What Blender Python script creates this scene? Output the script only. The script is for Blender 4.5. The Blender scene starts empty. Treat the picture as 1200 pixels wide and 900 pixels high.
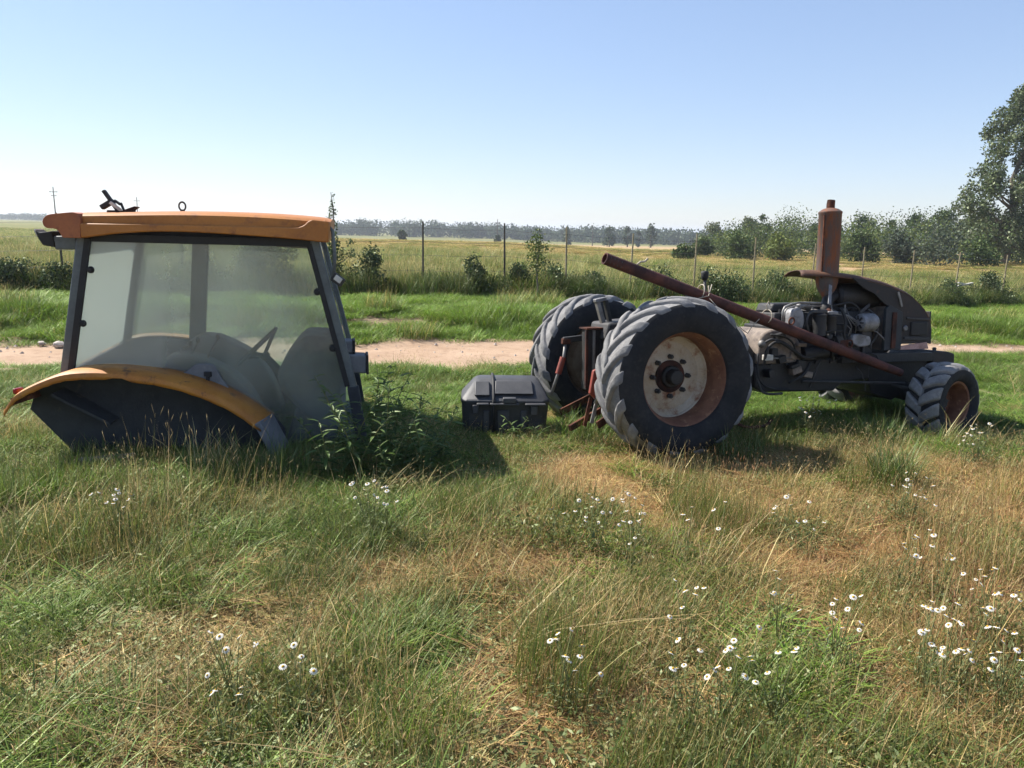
import bpy, math, random
import numpy as np
from mathutils import Vector, Matrix
R = math.radians
SC = bpy.context.scene
COL = SC.collection
rng = np.random.default_rng(7)
random.seed(7)

# ------------------------------------------------------------------ camera, sky, sun, exposure
cam = bpy.data.objects.new('camera', bpy.data.cameras.new('camera'))
COL.objects.link(cam)
cam.data.sensor_width = 36.0
cam.data.lens = 27.0
cam.data.clip_start = 0.05
cam.data.clip_end = 6000
EYE = 1.70
cam.matrix_world = (Matrix.Translation((0, 0, EYE)) @ Matrix.Rotation(R(90 - 11.43), 4, 'X') @ Matrix.Rotation(R(1.2), 4, 'Z'))
SC.camera = cam

SUN_EL, SUN_AZ = 47.0, -62.0          # azimuth from +Y (away from the camera) towards +X: far left
world = bpy.data.worlds.new('World')
SC.world = world
world.use_nodes = True
wn = world.node_tree.nodes
wl = world.node_tree.links
sky = wn.new('ShaderNodeTexSky')
sky.sky_type = 'NISHITA'
sky.sun_disc = False
sky.sun_elevation = R(SUN_EL)
sky.sun_rotation = R(SUN_AZ)
sky.air_density = 1.0
sky.dust_density = .12
sky.ozone_density = 1.2
hs = wn.new('ShaderNodeHueSaturation')
hs.inputs['Saturation'].default_value = 1.12
gm_ = wn.new('ShaderNodeGamma'); gm_.inputs['Gamma'].default_value = .6
wl.new(sky.outputs[0], gm_.inputs['Color'])
wl.new(gm_.outputs[0], hs.inputs['Color'])
ct = wn.new('ShaderNodeMix'); ct.data_type = 'RGBA'; ct.blend_type = 'MULTIPLY'; ct.inputs['Factor'].default_value = 1
ct.inputs[7].default_value = (.89, .94, 1.11, 1)
wl.new(hs.outputs[0], ct.inputs[6])
wl.new(ct.outputs[2], wn['Background'].inputs[0])
wn['Background'].inputs[1].default_value = 0.145

sl = bpy.data.lights.new('sun', 'SUN')
sl.energy = 5.0
sl.angle = R(0.53)
sl.color = (1.0, 0.945, 0.86)
sun = bpy.data.objects.new('sun', sl)
COL.objects.link(sun)
sd = Vector((math.sin(R(SUN_AZ)) * math.cos(R(SUN_EL)), math.cos(R(SUN_AZ)) * math.cos(R(SUN_EL)), math.sin(R(SUN_EL))))
sun.rotation_euler = sd.to_track_quat('Z', 'Y').to_euler()
sun.location = sd * 40
SC.view_settings.view_transform = 'Standard'
SC.view_settings.look = 'None'
SC.view_settings.gamma = 1.0
SC.view_settings.exposure = 1.05
SC.render.engine = 'CYCLES'
SC.cycles.use_denoising = True
SC.cycles.max_bounces = 6
SC.cycles.diffuse_bounces = 2
SC.cycles.glossy_bounces = 2
SC.cycles.transmission_bounces = 3
SC.cycles.use_adaptive_sampling = True
SC.cycles.adaptive_threshold = .02
SC.cycles.transparent_max_bounces = 16

# ------------------------------------------------------------------ small maths
def sstep(a, b, x):
    t = np.clip((np.asarray(x, float) - a) / (b - a), 0, 1)
    return t * t * (3 - 2 * t)

_lat = rng.random((256, 256))
def vnoise(x, y, s=1.0, o=0.0):
    x = np.asarray(x, float) / s + 37.3 + o
    y = np.asarray(y, float) / s + 91.7 + o * 1.7
    xi = np.floor(x).astype(int); yi = np.floor(y).astype(int)
    fx = x - xi; fy = y - yi
    fx = fx * fx * (3 - 2 * fx); fy = fy * fy * (3 - 2 * fy)
    a = _lat[xi % 256, yi % 256]; b = _lat[(xi + 1) % 256, yi % 256]
    c = _lat[xi % 256, (yi + 1) % 256]; d = _lat[(xi + 1) % 256, (yi + 1) % 256]
    return (a * (1 - fx) + b * fx) * (1 - fy) + (c * (1 - fx) + d * fx) * fy

def fbm(x, y, s=1.0, o=0.0):
    return (vnoise(x, y, s, o) * .55 + vnoise(x, y, s * .5, o + 5) * .3 + vnoise(x, y, s * .22, o + 11) * .15)

ROAD_NEAR = ([-40, -14, -5.6, -1, 7.3, 16, 40], [4.5, 7.7, 8.75, 9.25, 11.75, 14.6, 22])
ROAD_FAR = ([-40, -14, -7, -1.3, 8.4, 20, 40], [6.4, 9.9, 10.95, 11.8, 13.9, 17.5, 24])
def road_near(x): return np.interp(x, *ROAD_NEAR)
def road_far(x): return np.interp(x, *ROAD_FAR)
FENCE = ([-60, -9.8, -2.05, 5, 12.25, 16, 60], [9, 16.8, 17.6, 19.5, 23.5, 25.5, 47])
def fence_y(x): return np.interp(x, *FENCE)

def terr(x, y):
    x = np.asarray(x, float); y = np.asarray(y, float)
    z = -0.036 * np.clip(x + 1, 0, 17) * sstep(6, 22, y)
    rel = np.clip(x / np.maximum(y, 1), -1, 1)
    z = z - 5.0 * sstep(55, 420, y) * sstep(-.62, -.2, rel)
    rf = road_far(x)
    nb = vnoise(x, y * .3, 1.3)
    z = z + (.10 + .10 * nb) * sstep(rf + .5, rf + 1.8, y) * sstep(80, 40, y)
    rn = road_near(x)
    on = sstep(rn - .3, rn + .2, y) * sstep(rf + .3, rf - .2, y)
    z = z - .05 * on
    z = z + .05 * (fbm(x, y, 1.2, 3) - .5) * sstep(1, 3, y) * sstep(30, 15, y) * (1 - .6 * on)
    z = z - .10 * np.exp(-((x - .8) ** 2 + (y - 7.18) ** 2) / .5)
    z = z - .11 * np.exp(-((x - 3.9) ** 2 + (y - 6.75) ** 2) / .22)
    return z

def tz(x, y): return float(terr(np.array([x]), np.array([y]))[0])

# ------------------------------------------------------------------ materials
def lin(r, g, b):
    f = lambda c: c / 12.92 if c <= .04045 else ((c + .055) / 1.055) ** 2.4
    return (f(r / 255), f(g / 255), f(b / 255), 1)

def new_mat(name):
    m = bpy.data.materials.new(name)
    m.use_nodes = True
    nt = m.node_tree
    return m, nt, nt.nodes, nt.links, nt.nodes['Principled BSDF']

def worn(name, c1, c2, scale=6, lo=.45, hi=.6, rough=.6, metal=0.0, bump=.15, c3=None, s3=30, lo3=.55, hi3=.7, spec=.5, stretch=(1, 1, 1)):
    """two colours broken up by a noise mask, a third in finer specks, fine relief"""
    m, nt, n, l, p = new_mat(name)
    tc = n.new('ShaderNodeTexCoord')
    mp = n.new('ShaderNodeMapping'); mp.inputs['Scale'].default_value = stretch
    l.new(tc.outputs['Object'], mp.inputs['Vector'])
    def noise(s, d=8):
        t = n.new('ShaderNodeTexNoise'); t.inputs['Scale'].default_value = s; t.inputs['Detail'].default_value = d
        t.inputs['Roughness'].default_value = .65
        l.new(mp.outputs[0], t.inputs['Vector']); return t
    def ramp(src, a, b):
        r = n.new('ShaderNodeMapRange'); r.inputs['From Min'].default_value = a; r.inputs['From Max'].default_value = b
        l.new(src, r.inputs['Value']); return r.outputs[0]
    def mix(f, a, b):
        x = n.new('ShaderNodeMix'); x.data_type = 'RGBA'
        l.new(f, x.inputs['Factor'])
        for i, v in ((6, a), (7, b)):
            if isinstance(v, tuple): x.inputs[i].default_value = v
            else: l.new(v, x.inputs[i])
        return x.outputs[2]
    n1 = noise(scale)
    c = mix(ramp(n1.outputs[0], lo, hi), c1, c2)
    if c3:
        n3 = noise(s3)
        c = mix(ramp(n3.outputs[0], lo3, hi3), c, c3)
    nb = noise(55, 6)
    v = n.new('ShaderNodeMix'); v.data_type = 'RGBA'; v.blend_type = 'MULTIPLY'
    v.inputs['Factor'].default_value = .35
    l.new(c, v.inputs[6]); l.new(nb.outputs[0], v.inputs[7])
    l.new(v.outputs[2], p.inputs['Base Color'])
    rr = n.new('ShaderNodeMapRange'); rr.inputs['To Min'].default_value = max(rough - .12, .05); rr.inputs['To Max'].default_value = min(rough + .15, 1)
    l.new(n1.outputs[0], rr.inputs['Value']); l.new(rr.outputs[0], p.inputs['Roughness'])
    p.inputs['Metallic'].default_value = metal
    p.inputs['Specular IOR Level'].default_value = spec
    if bump:
        b = n.new('ShaderNodeBump'); b.inputs['Strength'].default_value = bump; b.inputs['Distance'].default_value = .01
        l.new(nb.outputs[0], b.inputs['Height']); l.new(b.outputs[0], p.inputs['Normal'])
    return m

def leaf_mat(name, trans=.35, gloss=.08, instancer=False):
    m, nt, n, l, p = new_mat(name)
    n.remove(p)
    out = n['Material Output']
    a = n.new('ShaderNodeAttribute'); a.attribute_name = 'tone'
    col = a.outputs['Color']
    if instancer:
        t = n.new('ShaderNodeAttribute'); t.attribute_name = 'tint'; t.attribute_type = 'INSTANCER'
        mx = n.new('ShaderNodeMix'); mx.data_type = 'RGBA'; mx.blend_type = 'MULTIPLY'; mx.inputs['Factor'].default_value = 1
        l.new(col, mx.inputs[6]); l.new(t.outputs['Color'], mx.inputs[7]); col = mx.outputs[2]
    d = n.new('ShaderNodeBsdfDiffuse'); l.new(col, d.inputs['Color'])
    tr = n.new('ShaderNodeBsdfTranslucent'); l.new(col, tr.inputs['Color'])
    g = n.new('ShaderNodeBsdfGlossy'); g.inputs['Roughness'].default_value = .5; g.inputs['Color'].default_value = (.5, .55, .4, 1)
    m1 = n.new('ShaderNodeMixShader'); m1.inputs[0].default_value = trans
    l.new(d.outputs[0], m1.inputs[1]); l.new(tr.outputs[0], m1.inputs[2])
    m2 = n.new('ShaderNodeMixShader'); m2.inputs[0].default_value = gloss
    l.new(m1.outputs[0], m2.inputs[1]); l.new(g.outputs[0], m2.inputs[2])
    l.new(m2.outputs[0], out.inputs['Surface'])
    return m

def glass_mat(name, dust_lo, dust_hi, scale, tint=(.90, .95, .93, 1)):
    m, nt, n, l, p = new_mat(name)
    n.remove(p); out = n['Material Output']
    tc = n.new('ShaderNodeTexCoord')
    t = n.new('ShaderNodeTexNoise'); t.inputs['Scale'].default_value = scale; t.inputs['Detail'].default_value = 7
    mp = n.new('ShaderNodeMapping'); mp.inputs['Scale'].default_value = (1, 1, .45)
    l.new(tc.outputs['Object'], mp.inputs[0]); l.new(mp.outputs[0], t.inputs['Vector'])
    f = n.new('ShaderNodeTexNoise'); f.inputs['Scale'].default_value = 90; f.inputs['Detail'].default_value = 4
    l.new(tc.outputs['Object'], f.inputs['Vector'])
    s = n.new('ShaderNodeMath'); s.operation = 'MULTIPLY_ADD'; s.inputs[1].default_value = .10
    l.new(f.outputs[0], s.inputs[0]); l.new(t.outputs[0], s.inputs[2])
    sp = n.new('ShaderNodeSeparateXYZ'); l.new(tc.outputs['Object'], sp.inputs[0])
    gr = n.new('ShaderNodeMath'); gr.operation = 'MULTIPLY_ADD'; gr.inputs[1].default_value = -.28; l.new(sp.outputs['X'], gr.inputs[0]); l.new(s.outputs[0], gr.inputs[2]); s = gr
    r = n.new('ShaderNodeMapRange'); r.inputs['From Min'].default_value = .3; r.inputs['From Max'].default_value = .75
    r.inputs['To Min'].default_value = dust_lo; r.inputs['To Max'].default_value = dust_hi
    l.new(s.outputs[0], r.inputs['Value'])
    tr = n.new('ShaderNodeBsdfTransparent'); tr.inputs['Color'].default_value = tint
    gl = n.new('ShaderNodeBsdfGlossy'); gl.inputs['Roughness'].default_value = .04
    fr = n.new('ShaderNodeFresnel'); fr.inputs['IOR'].default_value = 1.45
    mg = n.new('ShaderNodeMixShader'); l.new(fr.outputs[0], mg.inputs[0]); l.new(tr.outputs[0], mg.inputs[1]); l.new(gl.outputs[0], mg.inputs[2])
    df = n.new('ShaderNodeBsdfDiffuse'); df.inputs['Color'].default_value = (.78, .78, .74, 1)
    tl = n.new('ShaderNodeBsdfTranslucent'); tl.inputs['Color'].default_value = (.82, .84, .80, 1)
    dm = n.new('ShaderNodeMixShader'); dm.inputs[0].default_value = .6
    l.new(df.outputs[0], dm.inputs[1]); l.new(tl.outputs[0], dm.inputs[2])
    fm = n.new('ShaderNodeMixShader'); l.new(r.outputs[0], fm.inputs[0]); l.new(mg.outputs[0], fm.inputs[1]); l.new(dm.outputs[0], fm.inputs[2])
    l.new(fm.outputs[0], out.inputs['Surface'])
    return m

M = {}
M['rubber'] = worn('tyre_rubber', (.020, .021, .024, 1), (.040, .040, .041, 1), 7, .40, .68, .85, bump=.35, c3=(.07, .066, .06, 1), s3=16, lo3=.56, hi3=.85, spec=.25)
M['rubber_front'] = worn('dusty_front_tread', (.17, .168, .165, 1), (.28, .275, .268, 1), 9, .38, .62, .82, bump=.3, c3=(.34, .325, .30, 1), s3=22, lo3=.52, hi3=.75, spec=.3)
M['tread'] = worn('dusty_tread', (.15, .15, .152, 1), (.29, .285, .28, 1), 5, .38, .62, .85, bump=.4, c3=(.32, .31, .29, 1), s3=17, lo3=.55, hi3=.8, spec=.25)
M['rust'] = worn('rust', lin(104, 64, 48), lin(62, 42, 36), 9, .4, .62, .85, bump=.4, c3=lin(150, 92, 58), s3=38, lo3=.55, hi3=.75, spec=.2)
M['rust_dark'] = worn('dark_rust', lin(92, 56, 44), lin(46, 34, 32), 7, .38, .6, .8, bump=.4, c3=lin(120, 74, 54), s3=26, lo3=.6, hi3=.8, spec=.25)
M['rust_pole'] = worn('pipe_rust', lin(104, 62, 52), lin(62, 42, 40), 5, .38, .62, .75, bump=.3, c3=lin(128, 82, 62), s3=30, lo3=.6, hi3=.8, spec=.3)
M['muffler'] = worn('muffler_rust', lin(116, 84, 70), lin(98, 90, 86), 6, .42, .58, .8, bump=.35, c3=lin(140, 84, 54), s3=16, lo3=.50, hi3=.64, spec=.25, stretch=(1.6, 1.6, .35))
M['orange'] = worn('orange_paint', lin(190, 122, 46), lin(174, 108, 40), 3, .38, .62, .5, bump=.08, c3=lin(132, 80, 46), s3=8, lo3=.55, hi3=.72)
M['orange_fender'] = worn('faded_orange_paint', lin(200, 134, 48), lin(180, 112, 40), 4, .38, .62, .55, bump=.1, c3=lin(104, 66, 44), s3=9, lo3=.56, hi3=.68)
M['orange_rust'] = worn('weathered_orange_paint', lin(150, 82, 54), lin(176, 106, 62), 3, .42, .64, .62, bump=.15, c3=lin(120, 66, 50), s3=12, lo3=.55, hi3=.75)
M['cream'] = worn('wheel_disc_paint', lin(205, 192, 172), lin(186, 164, 134), 5, .4, .66, .65, bump=.2, c3=lin(140, 82, 50), s3=9, lo3=.52, hi3=.68)
M['rim_rust'] = worn('rusty_rim', lin(142, 98, 72), lin(108, 68, 52), 6, .38, .66, .75, bump=.3, c3=lin(190, 150, 112), s3=15, lo3=.58, hi3=.75)
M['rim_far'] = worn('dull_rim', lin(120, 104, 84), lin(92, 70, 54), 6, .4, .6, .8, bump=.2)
M['grime'] = worn('oily_black_iron', (.012, .012, .013, 1), (.028, .026, .025, 1), 8, .4, .65, .6, bump=.4, c3=(.06, .05, .042, 1), s3=20, lo3=.6, hi3=.85)
M['iron'] = worn('grey_cast_iron', (.035, .035, .037, 1), (.075, .071, .068, 1), 9, .4, .65, .7, bump=.4, c3=(.03, .028, .026, 1), s3=24, lo3=.55, hi3=.75)
M['alu'] = worn('dirty_aluminium', (.30, .30, .31, 1), (.16, .155, .15, 1), 10, .38, .62, .55, metal=.25, bump=.4, c3=(.05, .046, .042, 1), s3=22, lo3=.58, hi3=.75)
M['dusty'] = worn('dusty_casting', lin(150, 136, 122), lin(104, 94, 88), 9, .38, .62, .85, bump=.35, c3=lin(62, 54, 50), s3=22, lo3=.56, hi3=.75)
M['hood'] = worn('black_hood', (.020, .018, .018, 1), (.05, .034, .028, 1), 5, .45, .68, .7, bump=.25, c3=lin(96, 58, 42), s3=9, lo3=.62, hi3=.8)
M['hood_top'] = worn('rusted_hood_sheet', lin(104, 70, 48), lin(66, 44, 36), 6, .4, .62, .75, bump=.3, c3=lin(136, 92, 54), s3=18, lo3=.6, hi3=.8)
M['black'] = worn('black_plastic', (.045, .046, .05, 1), (.07, .07, .074, 1), 5, .4, .65, .55, bump=.12, c3=(.085, .083, .08, 1), s3=12, lo3=.6, hi3=.85, spec=.45)
M['seal'] = worn('black_seal', (.014, .014, .015, 1), (.03, .03, .03, 1), 12, .4, .7, .7, bump=.1)
M['cabgrey'] = worn('cab_grey_paint', lin(104, 112, 112), lin(84, 90, 92), 5, .4, .65, .55, bump=.08, c3=lin(130, 132, 124), s3=18, lo3=.6, hi3=.75)
M['trim'] = worn('grey_trim', lin(128, 130, 132), lin(104, 106, 110), 5, .4, .66, .75, bump=.12, c3=lin(150, 150, 144), s3=22, lo3=.6, hi3=.8)
M['trimdark'] = worn('dark_trim', lin(58, 62, 68), lin(46, 48, 54), 5, .4, .66, .8, bump=.12)
M['panel'] = worn('dark_wheel_arch', lin(62, 64, 66), lin(46, 48, 50), 3, .4, .66, .85, bump=.2, c3=lin(92, 78, 66), s3=9, lo3=.62, hi3=.8)
M['red'] = worn('red_paint', lin(150, 66, 48), lin(124, 58, 46), 9, .4, .62, .6, bump=.15, c3=lin(84, 52, 44), s3=20, lo3=.58, hi3=.75)
M['lamp_red'] = worn('red_lens', lin(150, 20, 20), lin(110, 14, 14), 9, .4, .6, .25, bump=0)
M['pink'] = worn('faded_pink_plate', lin(196, 160, 150), lin(170, 130, 120), 9, .4, .6, .7, bump=.1)
M['steel'] = worn('dull_steel', lin(150, 148, 144), lin(112, 106, 100), 9, .4, .65, .55, metal=.4, bump=.15)
M['wood'] = worn('grey_wood', lin(150, 142, 128), lin(112, 104, 94), 4, .4, .66, .9, bump=.4, stretch=(6, 1, 1))
M['post'] = worn('fence_post', lin(176, 160, 128), lin(140, 124, 98), 5, .4, .66, .9, bump=.3)
M['post_dark'] = worn('dark_fence_post', lin(92, 84, 74), lin(66, 60, 54), 5, .4, .66, .9, bump=.3)
M['wire'] = worn('fence_wire', lin(120, 118, 112), lin(96, 92, 86), 9, .4, .6, .6, metal=.5, bump=0)
M['rope'] = worn('pale_rope', lin(186, 176, 158), lin(150, 140, 124), 20, .4, .6, .9, bump=.2)
M['white'] = worn('weathered_white', lin(214, 212, 204), lin(190, 186, 176), 6, .4, .6, .8, bump=.1)
M['stone'] = worn('pale_stone', lin(196, 188, 178), lin(164, 152, 142), 12, .4, .6, .9, bump=.4)
M['bark'] = worn('bark', lin(126, 118, 104), lin(84, 76, 66), 6, .4, .6, .95, bump=.6, stretch=(1, 1, .3))
M['stem'] = worn('green_stem', lin(96, 108, 58), lin(120, 116, 70), 9, .4, .6, .8, bump=.1)
M['petal'] = worn('white_petal', lin(232, 230, 222), lin(220, 216, 206), 30, .4, .6, .8, bump=0)
M['disc'] = worn('yellow_disc', lin(206, 164, 40), lin(186, 140, 30), 40, .4, .6, .9, bump=.2)
M['leaf'] = leaf_mat('leaf')
M['wood_leaf'] = leaf_mat('far_leaf', .25, .03)
M['grass'] = leaf_mat('grass_blade', .38, .07, instancer=True)
M['glass_near'] = glass_mat('dusty_glass', .05, .33, 2.2)
M['glass_rear'] = glass_mat('dirty_rear_glass', .40, .75, 2.5)
M['glass_far'] = glass_mat('light_dust_glass', .06, .22, 2.5)

# ------------------------------------------------------------------ mesh builder
class MB:
    def __init__(s): s.v = []; s.f = []
    def add(s, vs, fs):
        b = len(s.v); s.v += [tuple(map(float, p)) for p in vs]; s.f += [tuple(b + i for i in f) for f in fs]; return s
    def box(s, c, d, rot=None):
        hx, hy, hz = d[0] / 2, d[1] / 2, d[2] / 2
        vs = [Vector((x, y, z)) for x in (-hx, hx) for y in (-hy, hy) for z in (-hz, hz)]
        if rot is not None:
            m = rot if isinstance(rot, Matrix) else Matrix.Rotation(rot, 3, 'Y')
            vs = [m @ v for v in vs]
        return s.add([v + Vector(c) for v in vs], [(0, 1, 3, 2), (4, 6, 7, 5), (0, 4, 5, 1), (2, 3, 7, 6), (0, 2, 6, 4), (1, 5, 7, 3)])
    def bar(s, a, b, w, h, side=(0, 1, 0)):
        """box from a to b, w across, h along side"""
        a = Vector(a); b = Vector(b); d = (b - a).normalized(); sd_ = Vector(side); sd_ = (sd_ - d * sd_.dot(d)).normalized(); n = d.cross(sd_)
        o = []
        for p in (a, b):
            for i, j in ((-1, -1), (1, -1), (1, 1), (-1, 1)): o.append(p + n * (i * w / 2) + sd_ * (j * h / 2))
        return s.add(o, [(3, 2, 1, 0), (4, 5, 6, 7)] + [(i, (i + 1) % 4, 4 + (i + 1) % 4, 4 + i) for i in range(4)])
    def prism(s, poly, y0, y1):
        """polygon in x-z extruded along y"""
        n = len(poly)
        vs = [(x, y0, z) for x, z in poly] + [(x, y1, z) for x, z in poly]
        return s.add(vs, [tuple(range(n)), tuple(range(2 * n - 1, n - 1, -1))] + [(i, i + n, (i + 1) % n + n, (i + 1) % n) for i in range(n)])
    def tube(s, pts, r, seg=10, closed=False, cap=True):
        pts = [Vector(p) for p in pts]; n = len(pts)
        rs = list(r) if hasattr(r, '__len__') else [r] * n
        up = Vector((0, 0, 1)); prev = None; vs = []
        for i, p in enumerate(pts):
            if closed: d = pts[(i + 1) % n] - pts[i - 1]
            else: d = pts[min(i + 1, n - 1)] - pts[max(i - 1, 0)]
            d.normalize()
            if prev is None:
                ref = up if abs(d.dot(up)) < .9 else Vector((1, 0, 0)); a = d.cross(ref).normalized()
            else:
                a = (prev - d * prev.dot(d)); a = a.normalized() if a.length > 1e-6 else d.orthogonal().normalized()
            prev = a; b = d.cross(a)
            vs += [p + (a * math.cos(2 * math.pi * k / seg) + b * math.sin(2 * math.pi * k / seg)) * rs[i] for k in range(seg)]
        fs = []
        m = n if closed else n - 1
        for i in range(m):
            j = (i + 1) % n
            fs += [(i * seg + k, i * seg + (k + 1) % seg, j * seg + (k + 1) % seg, j * seg + k) for k in range(seg)]
        if cap and not closed: fs += [tuple(range(seg - 1, -1, -1)), tuple(range((n - 1) * seg, n * seg))]
        return s.add(vs, fs)
    def lathe(s, prof, axis='Y', c=(0, 0, 0), seg=48, cap=False):
        """prof: (radius, position along axis)"""
        vs = []
        for r, t in prof:
            for k in range(seg):
                a = 2 * math.pi * k / seg; p, q = r * math.cos(a), r * math.sin(a)
                vs.append({'Y': (c[0] + p, c[1] + t, c[2] + q), 'Z': (c[0] + p, c[1] + q, c[2] + t), 'X': (c[0] + t, c[1] + p, c[2] + q)}[axis])
        fs = []
        for i in range(len(prof) - 1):
            fs += [(i * seg + k, i * seg + (k + 1) % seg, (i + 1) * seg + (k + 1) % seg, (i + 1) * seg + k) for k in range(seg)]
        if cap: fs += [tuple(range(seg)), tuple(range((len(prof) - 1) * seg, len(prof) * seg))]
        return s.add(vs, fs)
    def build(s, name, mat, parent=None, smooth=False, bevel=0, loc=None):
        if parent is not None and (parent.name == 'tractor_cab' or (parent.parent is not None and parent.parent.name == 'tractor_cab')):
            s.v = [cab_fit(*p) for p in s.v]
        me = bpy.data.meshes.new(name); me.from_pydata(s.v, [], s.f)
        import bmesh
        b = bmesh.new(); b.from_mesh(me); bmesh.ops.recalc_face_normals(b, faces=b.faces); b.to_mesh(me); b.free()
        me.materials.append(M[mat] if isinstance(mat, str) else mat)
        o = bpy.data.objects.new(name, me); COL.objects.link(o)
        if parent: o.parent = parent
        if loc: o.location = loc
        if bevel:
            bv = o.modifiers.new('bevel', 'BEVEL'); bv.width = bevel; bv.segments = 2; bv.limit_method = 'ANGLE'; bv.angle_limit = R(32)
        if smooth or bevel:
            me.polygons.foreach_set('use_smooth', [True] * len(me.polygons))
            if not smooth or smooth == 'auto':
                try: me.set_sharp_from_angle(angle=R(38))
                except Exception: pass
        return o

def tag(o, label, cat, group=None, kind=None):
    if label: o['label'] = label
    if cat: o['category'] = cat
    if group: o['group'] = group
    if kind: o['kind'] = kind
    return o

def thing(name, label, cat, loc=(0, 0, 0), rot=(0, 0, 0), group=None):
    o = bpy.data.objects.new(name, None); COL.objects.link(o)
    o.empty_display_size = .1
    o.location = loc; o.rotation_euler = rot
    return tag(o, label, cat, group)

def np_mesh(name, v, quads=None, tris=None, tone=None, mat=None):
    """fast mesh from arrays; tone is a colour for each vertex"""
    me = bpy.data.meshes.new(name)
    v = np.asarray(v, np.float32); nq = 0 if quads is None else len(quads); nt_ = 0 if tris is None else len(tris)
    me.vertices.add(len(v)); me.vertices.foreach_set('co', v.ravel())
    li = []
    if nq: li.append(np.asarray(quads, np.int32).ravel())
    if nt_: li.append(np.asarray(tris, np.int32).ravel())
    li = np.concatenate(li)
    me.loops.add(len(li)); me.loops.foreach_set('vertex_index', li)
    st = np.concatenate([np.arange(nq) * 4, nq * 4 + np.arange(nt_) * 3]).astype(np.int32)
    me.polygons.add(nq + nt_); me.polygons.foreach_set('loop_start', st)
    me.update(calc_edges=True)
    if tone is not None:
        a = me.color_attributes.new('tone', 'FLOAT_COLOR', 'POINT')
        c = np.ones((len(v), 4), np.float32); c[:, :3] = tone; a.data.foreach_set('color', c.ravel())
    if mat: me.materials.append(M[mat])
    return me

# ------------------------------------------------------------------ ground
def ground_mat():
    m, nt, n, l, p = new_mat('ground_soil')
    g = n.new('ShaderNodeNewGeometry')
    def noise(s, d=9):
        t = n.new('ShaderNodeTexNoise'); t.inputs['Scale'].default_value = s; t.inputs['Detail'].default_value = d; t.inputs['Roughness'].default_value = .65
        l.new(g.outputs['Position'], t.inputs['Vector']); return t.outputs[0]
    def ramp(src, a, b):
        r = n.new('ShaderNodeMapRange'); r.inputs['From Min'].default_value = a; r.inputs['From Max'].default_value = b; r.interpolation_type = 'SMOOTHSTEP'
        l.new(src, r.inputs['Value']); return r.outputs[0]
    def mix(f, a, b):
        x = n.new('ShaderNodeMix'); x.data_type = 'RGBA'; l.new(f, x.inputs['Factor'])
        for i, v in ((6, a), (7, b)):
            if isinstance(v, tuple): x.inputs[i].default_value = v
            else: l.new(v, x.inputs[i])
        return x.outputs[2]
    near = mix(ramp(noise(1.6), .4, .62), (.23, .165, .105, 1), (.30, .235, .15, 1))
    near = mix(ramp(noise(14), .45, .7), near, (.15, .105, .068, 1))
    green = mix(ramp(noise(.12), .38, .62), (.135, .15, .045, 1), (.22, .19, .085, 1))
    green = mix(ramp(noise(.9), .45, .7), green, (.10, .125, .04, 1))
    tan = mix(ramp(noise(.05), .4, .62), (.40, .28, .15, 1), (.36, .225, .13, 1))
    tan = mix(ramp(noise(.6), .42, .72), tan, (.24, .22, .10, 1))
    sx = n.new('ShaderNodeSeparateXYZ'); l.new(g.outputs['Position'], sx.inputs[0])
    far = ramp(sx.outputs['Y'], 15, 19)
    c = mix(far, near, green)
    # hay meadow in the middle distance: a band with a ragged edge
    y2 = n.new('ShaderNodeMath'); y2.operation = 'MULTIPLY_ADD'; y2.inputs[1].default_value = 18
    l.new(noise(.06), y2.inputs[0]); l.new(sx.outputs['Y'], y2.inputs[2])
    band = ramp(y2.outputs[0], 48, 62)
    bk = ramp(sx.outputs['Y'], 430, 340); b2 = n.new('ShaderNodeMath'); b2.operation = 'MULTIPLY'; l.new(band, b2.inputs[0]); l.new(bk, b2.inputs[1]); band = b2.outputs[0]
    rel = n.new('ShaderNodeMath'); rel.operation = 'DIVIDE'; l.new(sx.outputs['X'], rel.inputs[0]); l.new(sx.outputs['Y'], rel.inputs[1])
    left = ramp(rel.outputs[0], -.48, -.28)
    mm = n.new('ShaderNodeMath'); mm.operation = 'MULTIPLY'; l.new(band, mm.inputs[0]); l.new(left, mm.inputs[1])
    c = mix(mm.outputs[0], c, tan)
    l.new(c, p.inputs['Base Color'])
    p.inputs['Roughness'].default_value = 1; p.inputs['Specular IOR Level'].default_value = .1
    b = n.new('ShaderNodeBump'); b.inputs['Strength'].default_value = .6; b.inputs['Distance'].default_value = .03
    l.new(noise(22), b.inputs['Height']); l.new(b.outputs[0], p.inputs['Normal'])
    return m
M['ground'] = ground_mat()

def axis_steps(lo_far, lo, hi, hi_far, step, grow=1.13):
    a = list(np.arange(lo, hi, step)); s = step; t = hi; up = []
    while t < hi_far: up.append(t); s *= grow; t += s
    s = step; t = lo; dn = []
    while t > lo_far: s *= grow; t -= s; dn.append(t)
    return np.array(sorted(dn) + a + up)
gx = axis_steps(-2600, -17, 24, 2600, .22); gy = axis_steps(-60, -1, 19, 3500, .16)
GX, GY = np.meshgrid(gx, gy)
GZ = terr(GX, GY)
nx_, ny_ = len(gx), len(gy)
i0 = (np.arange(ny_ - 1)[:, None] * nx_ + np.arange(nx_ - 1)[None, :]).ravel()
gq = np.stack([i0, i0 + 1, i0 + nx_ + 1, i0 + nx_], 1)
gm = np_mesh('ground', np.stack([GX.ravel(), GY.ravel(), GZ.ravel()], 1), gq, mat='ground')
go = bpy.data.objects.new('ground', gm); COL.objects.link(go); go['kind'] = 'structure'
gm.polygons.foreach_set('use_smooth', [True] * len(gm.polygons))

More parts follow.
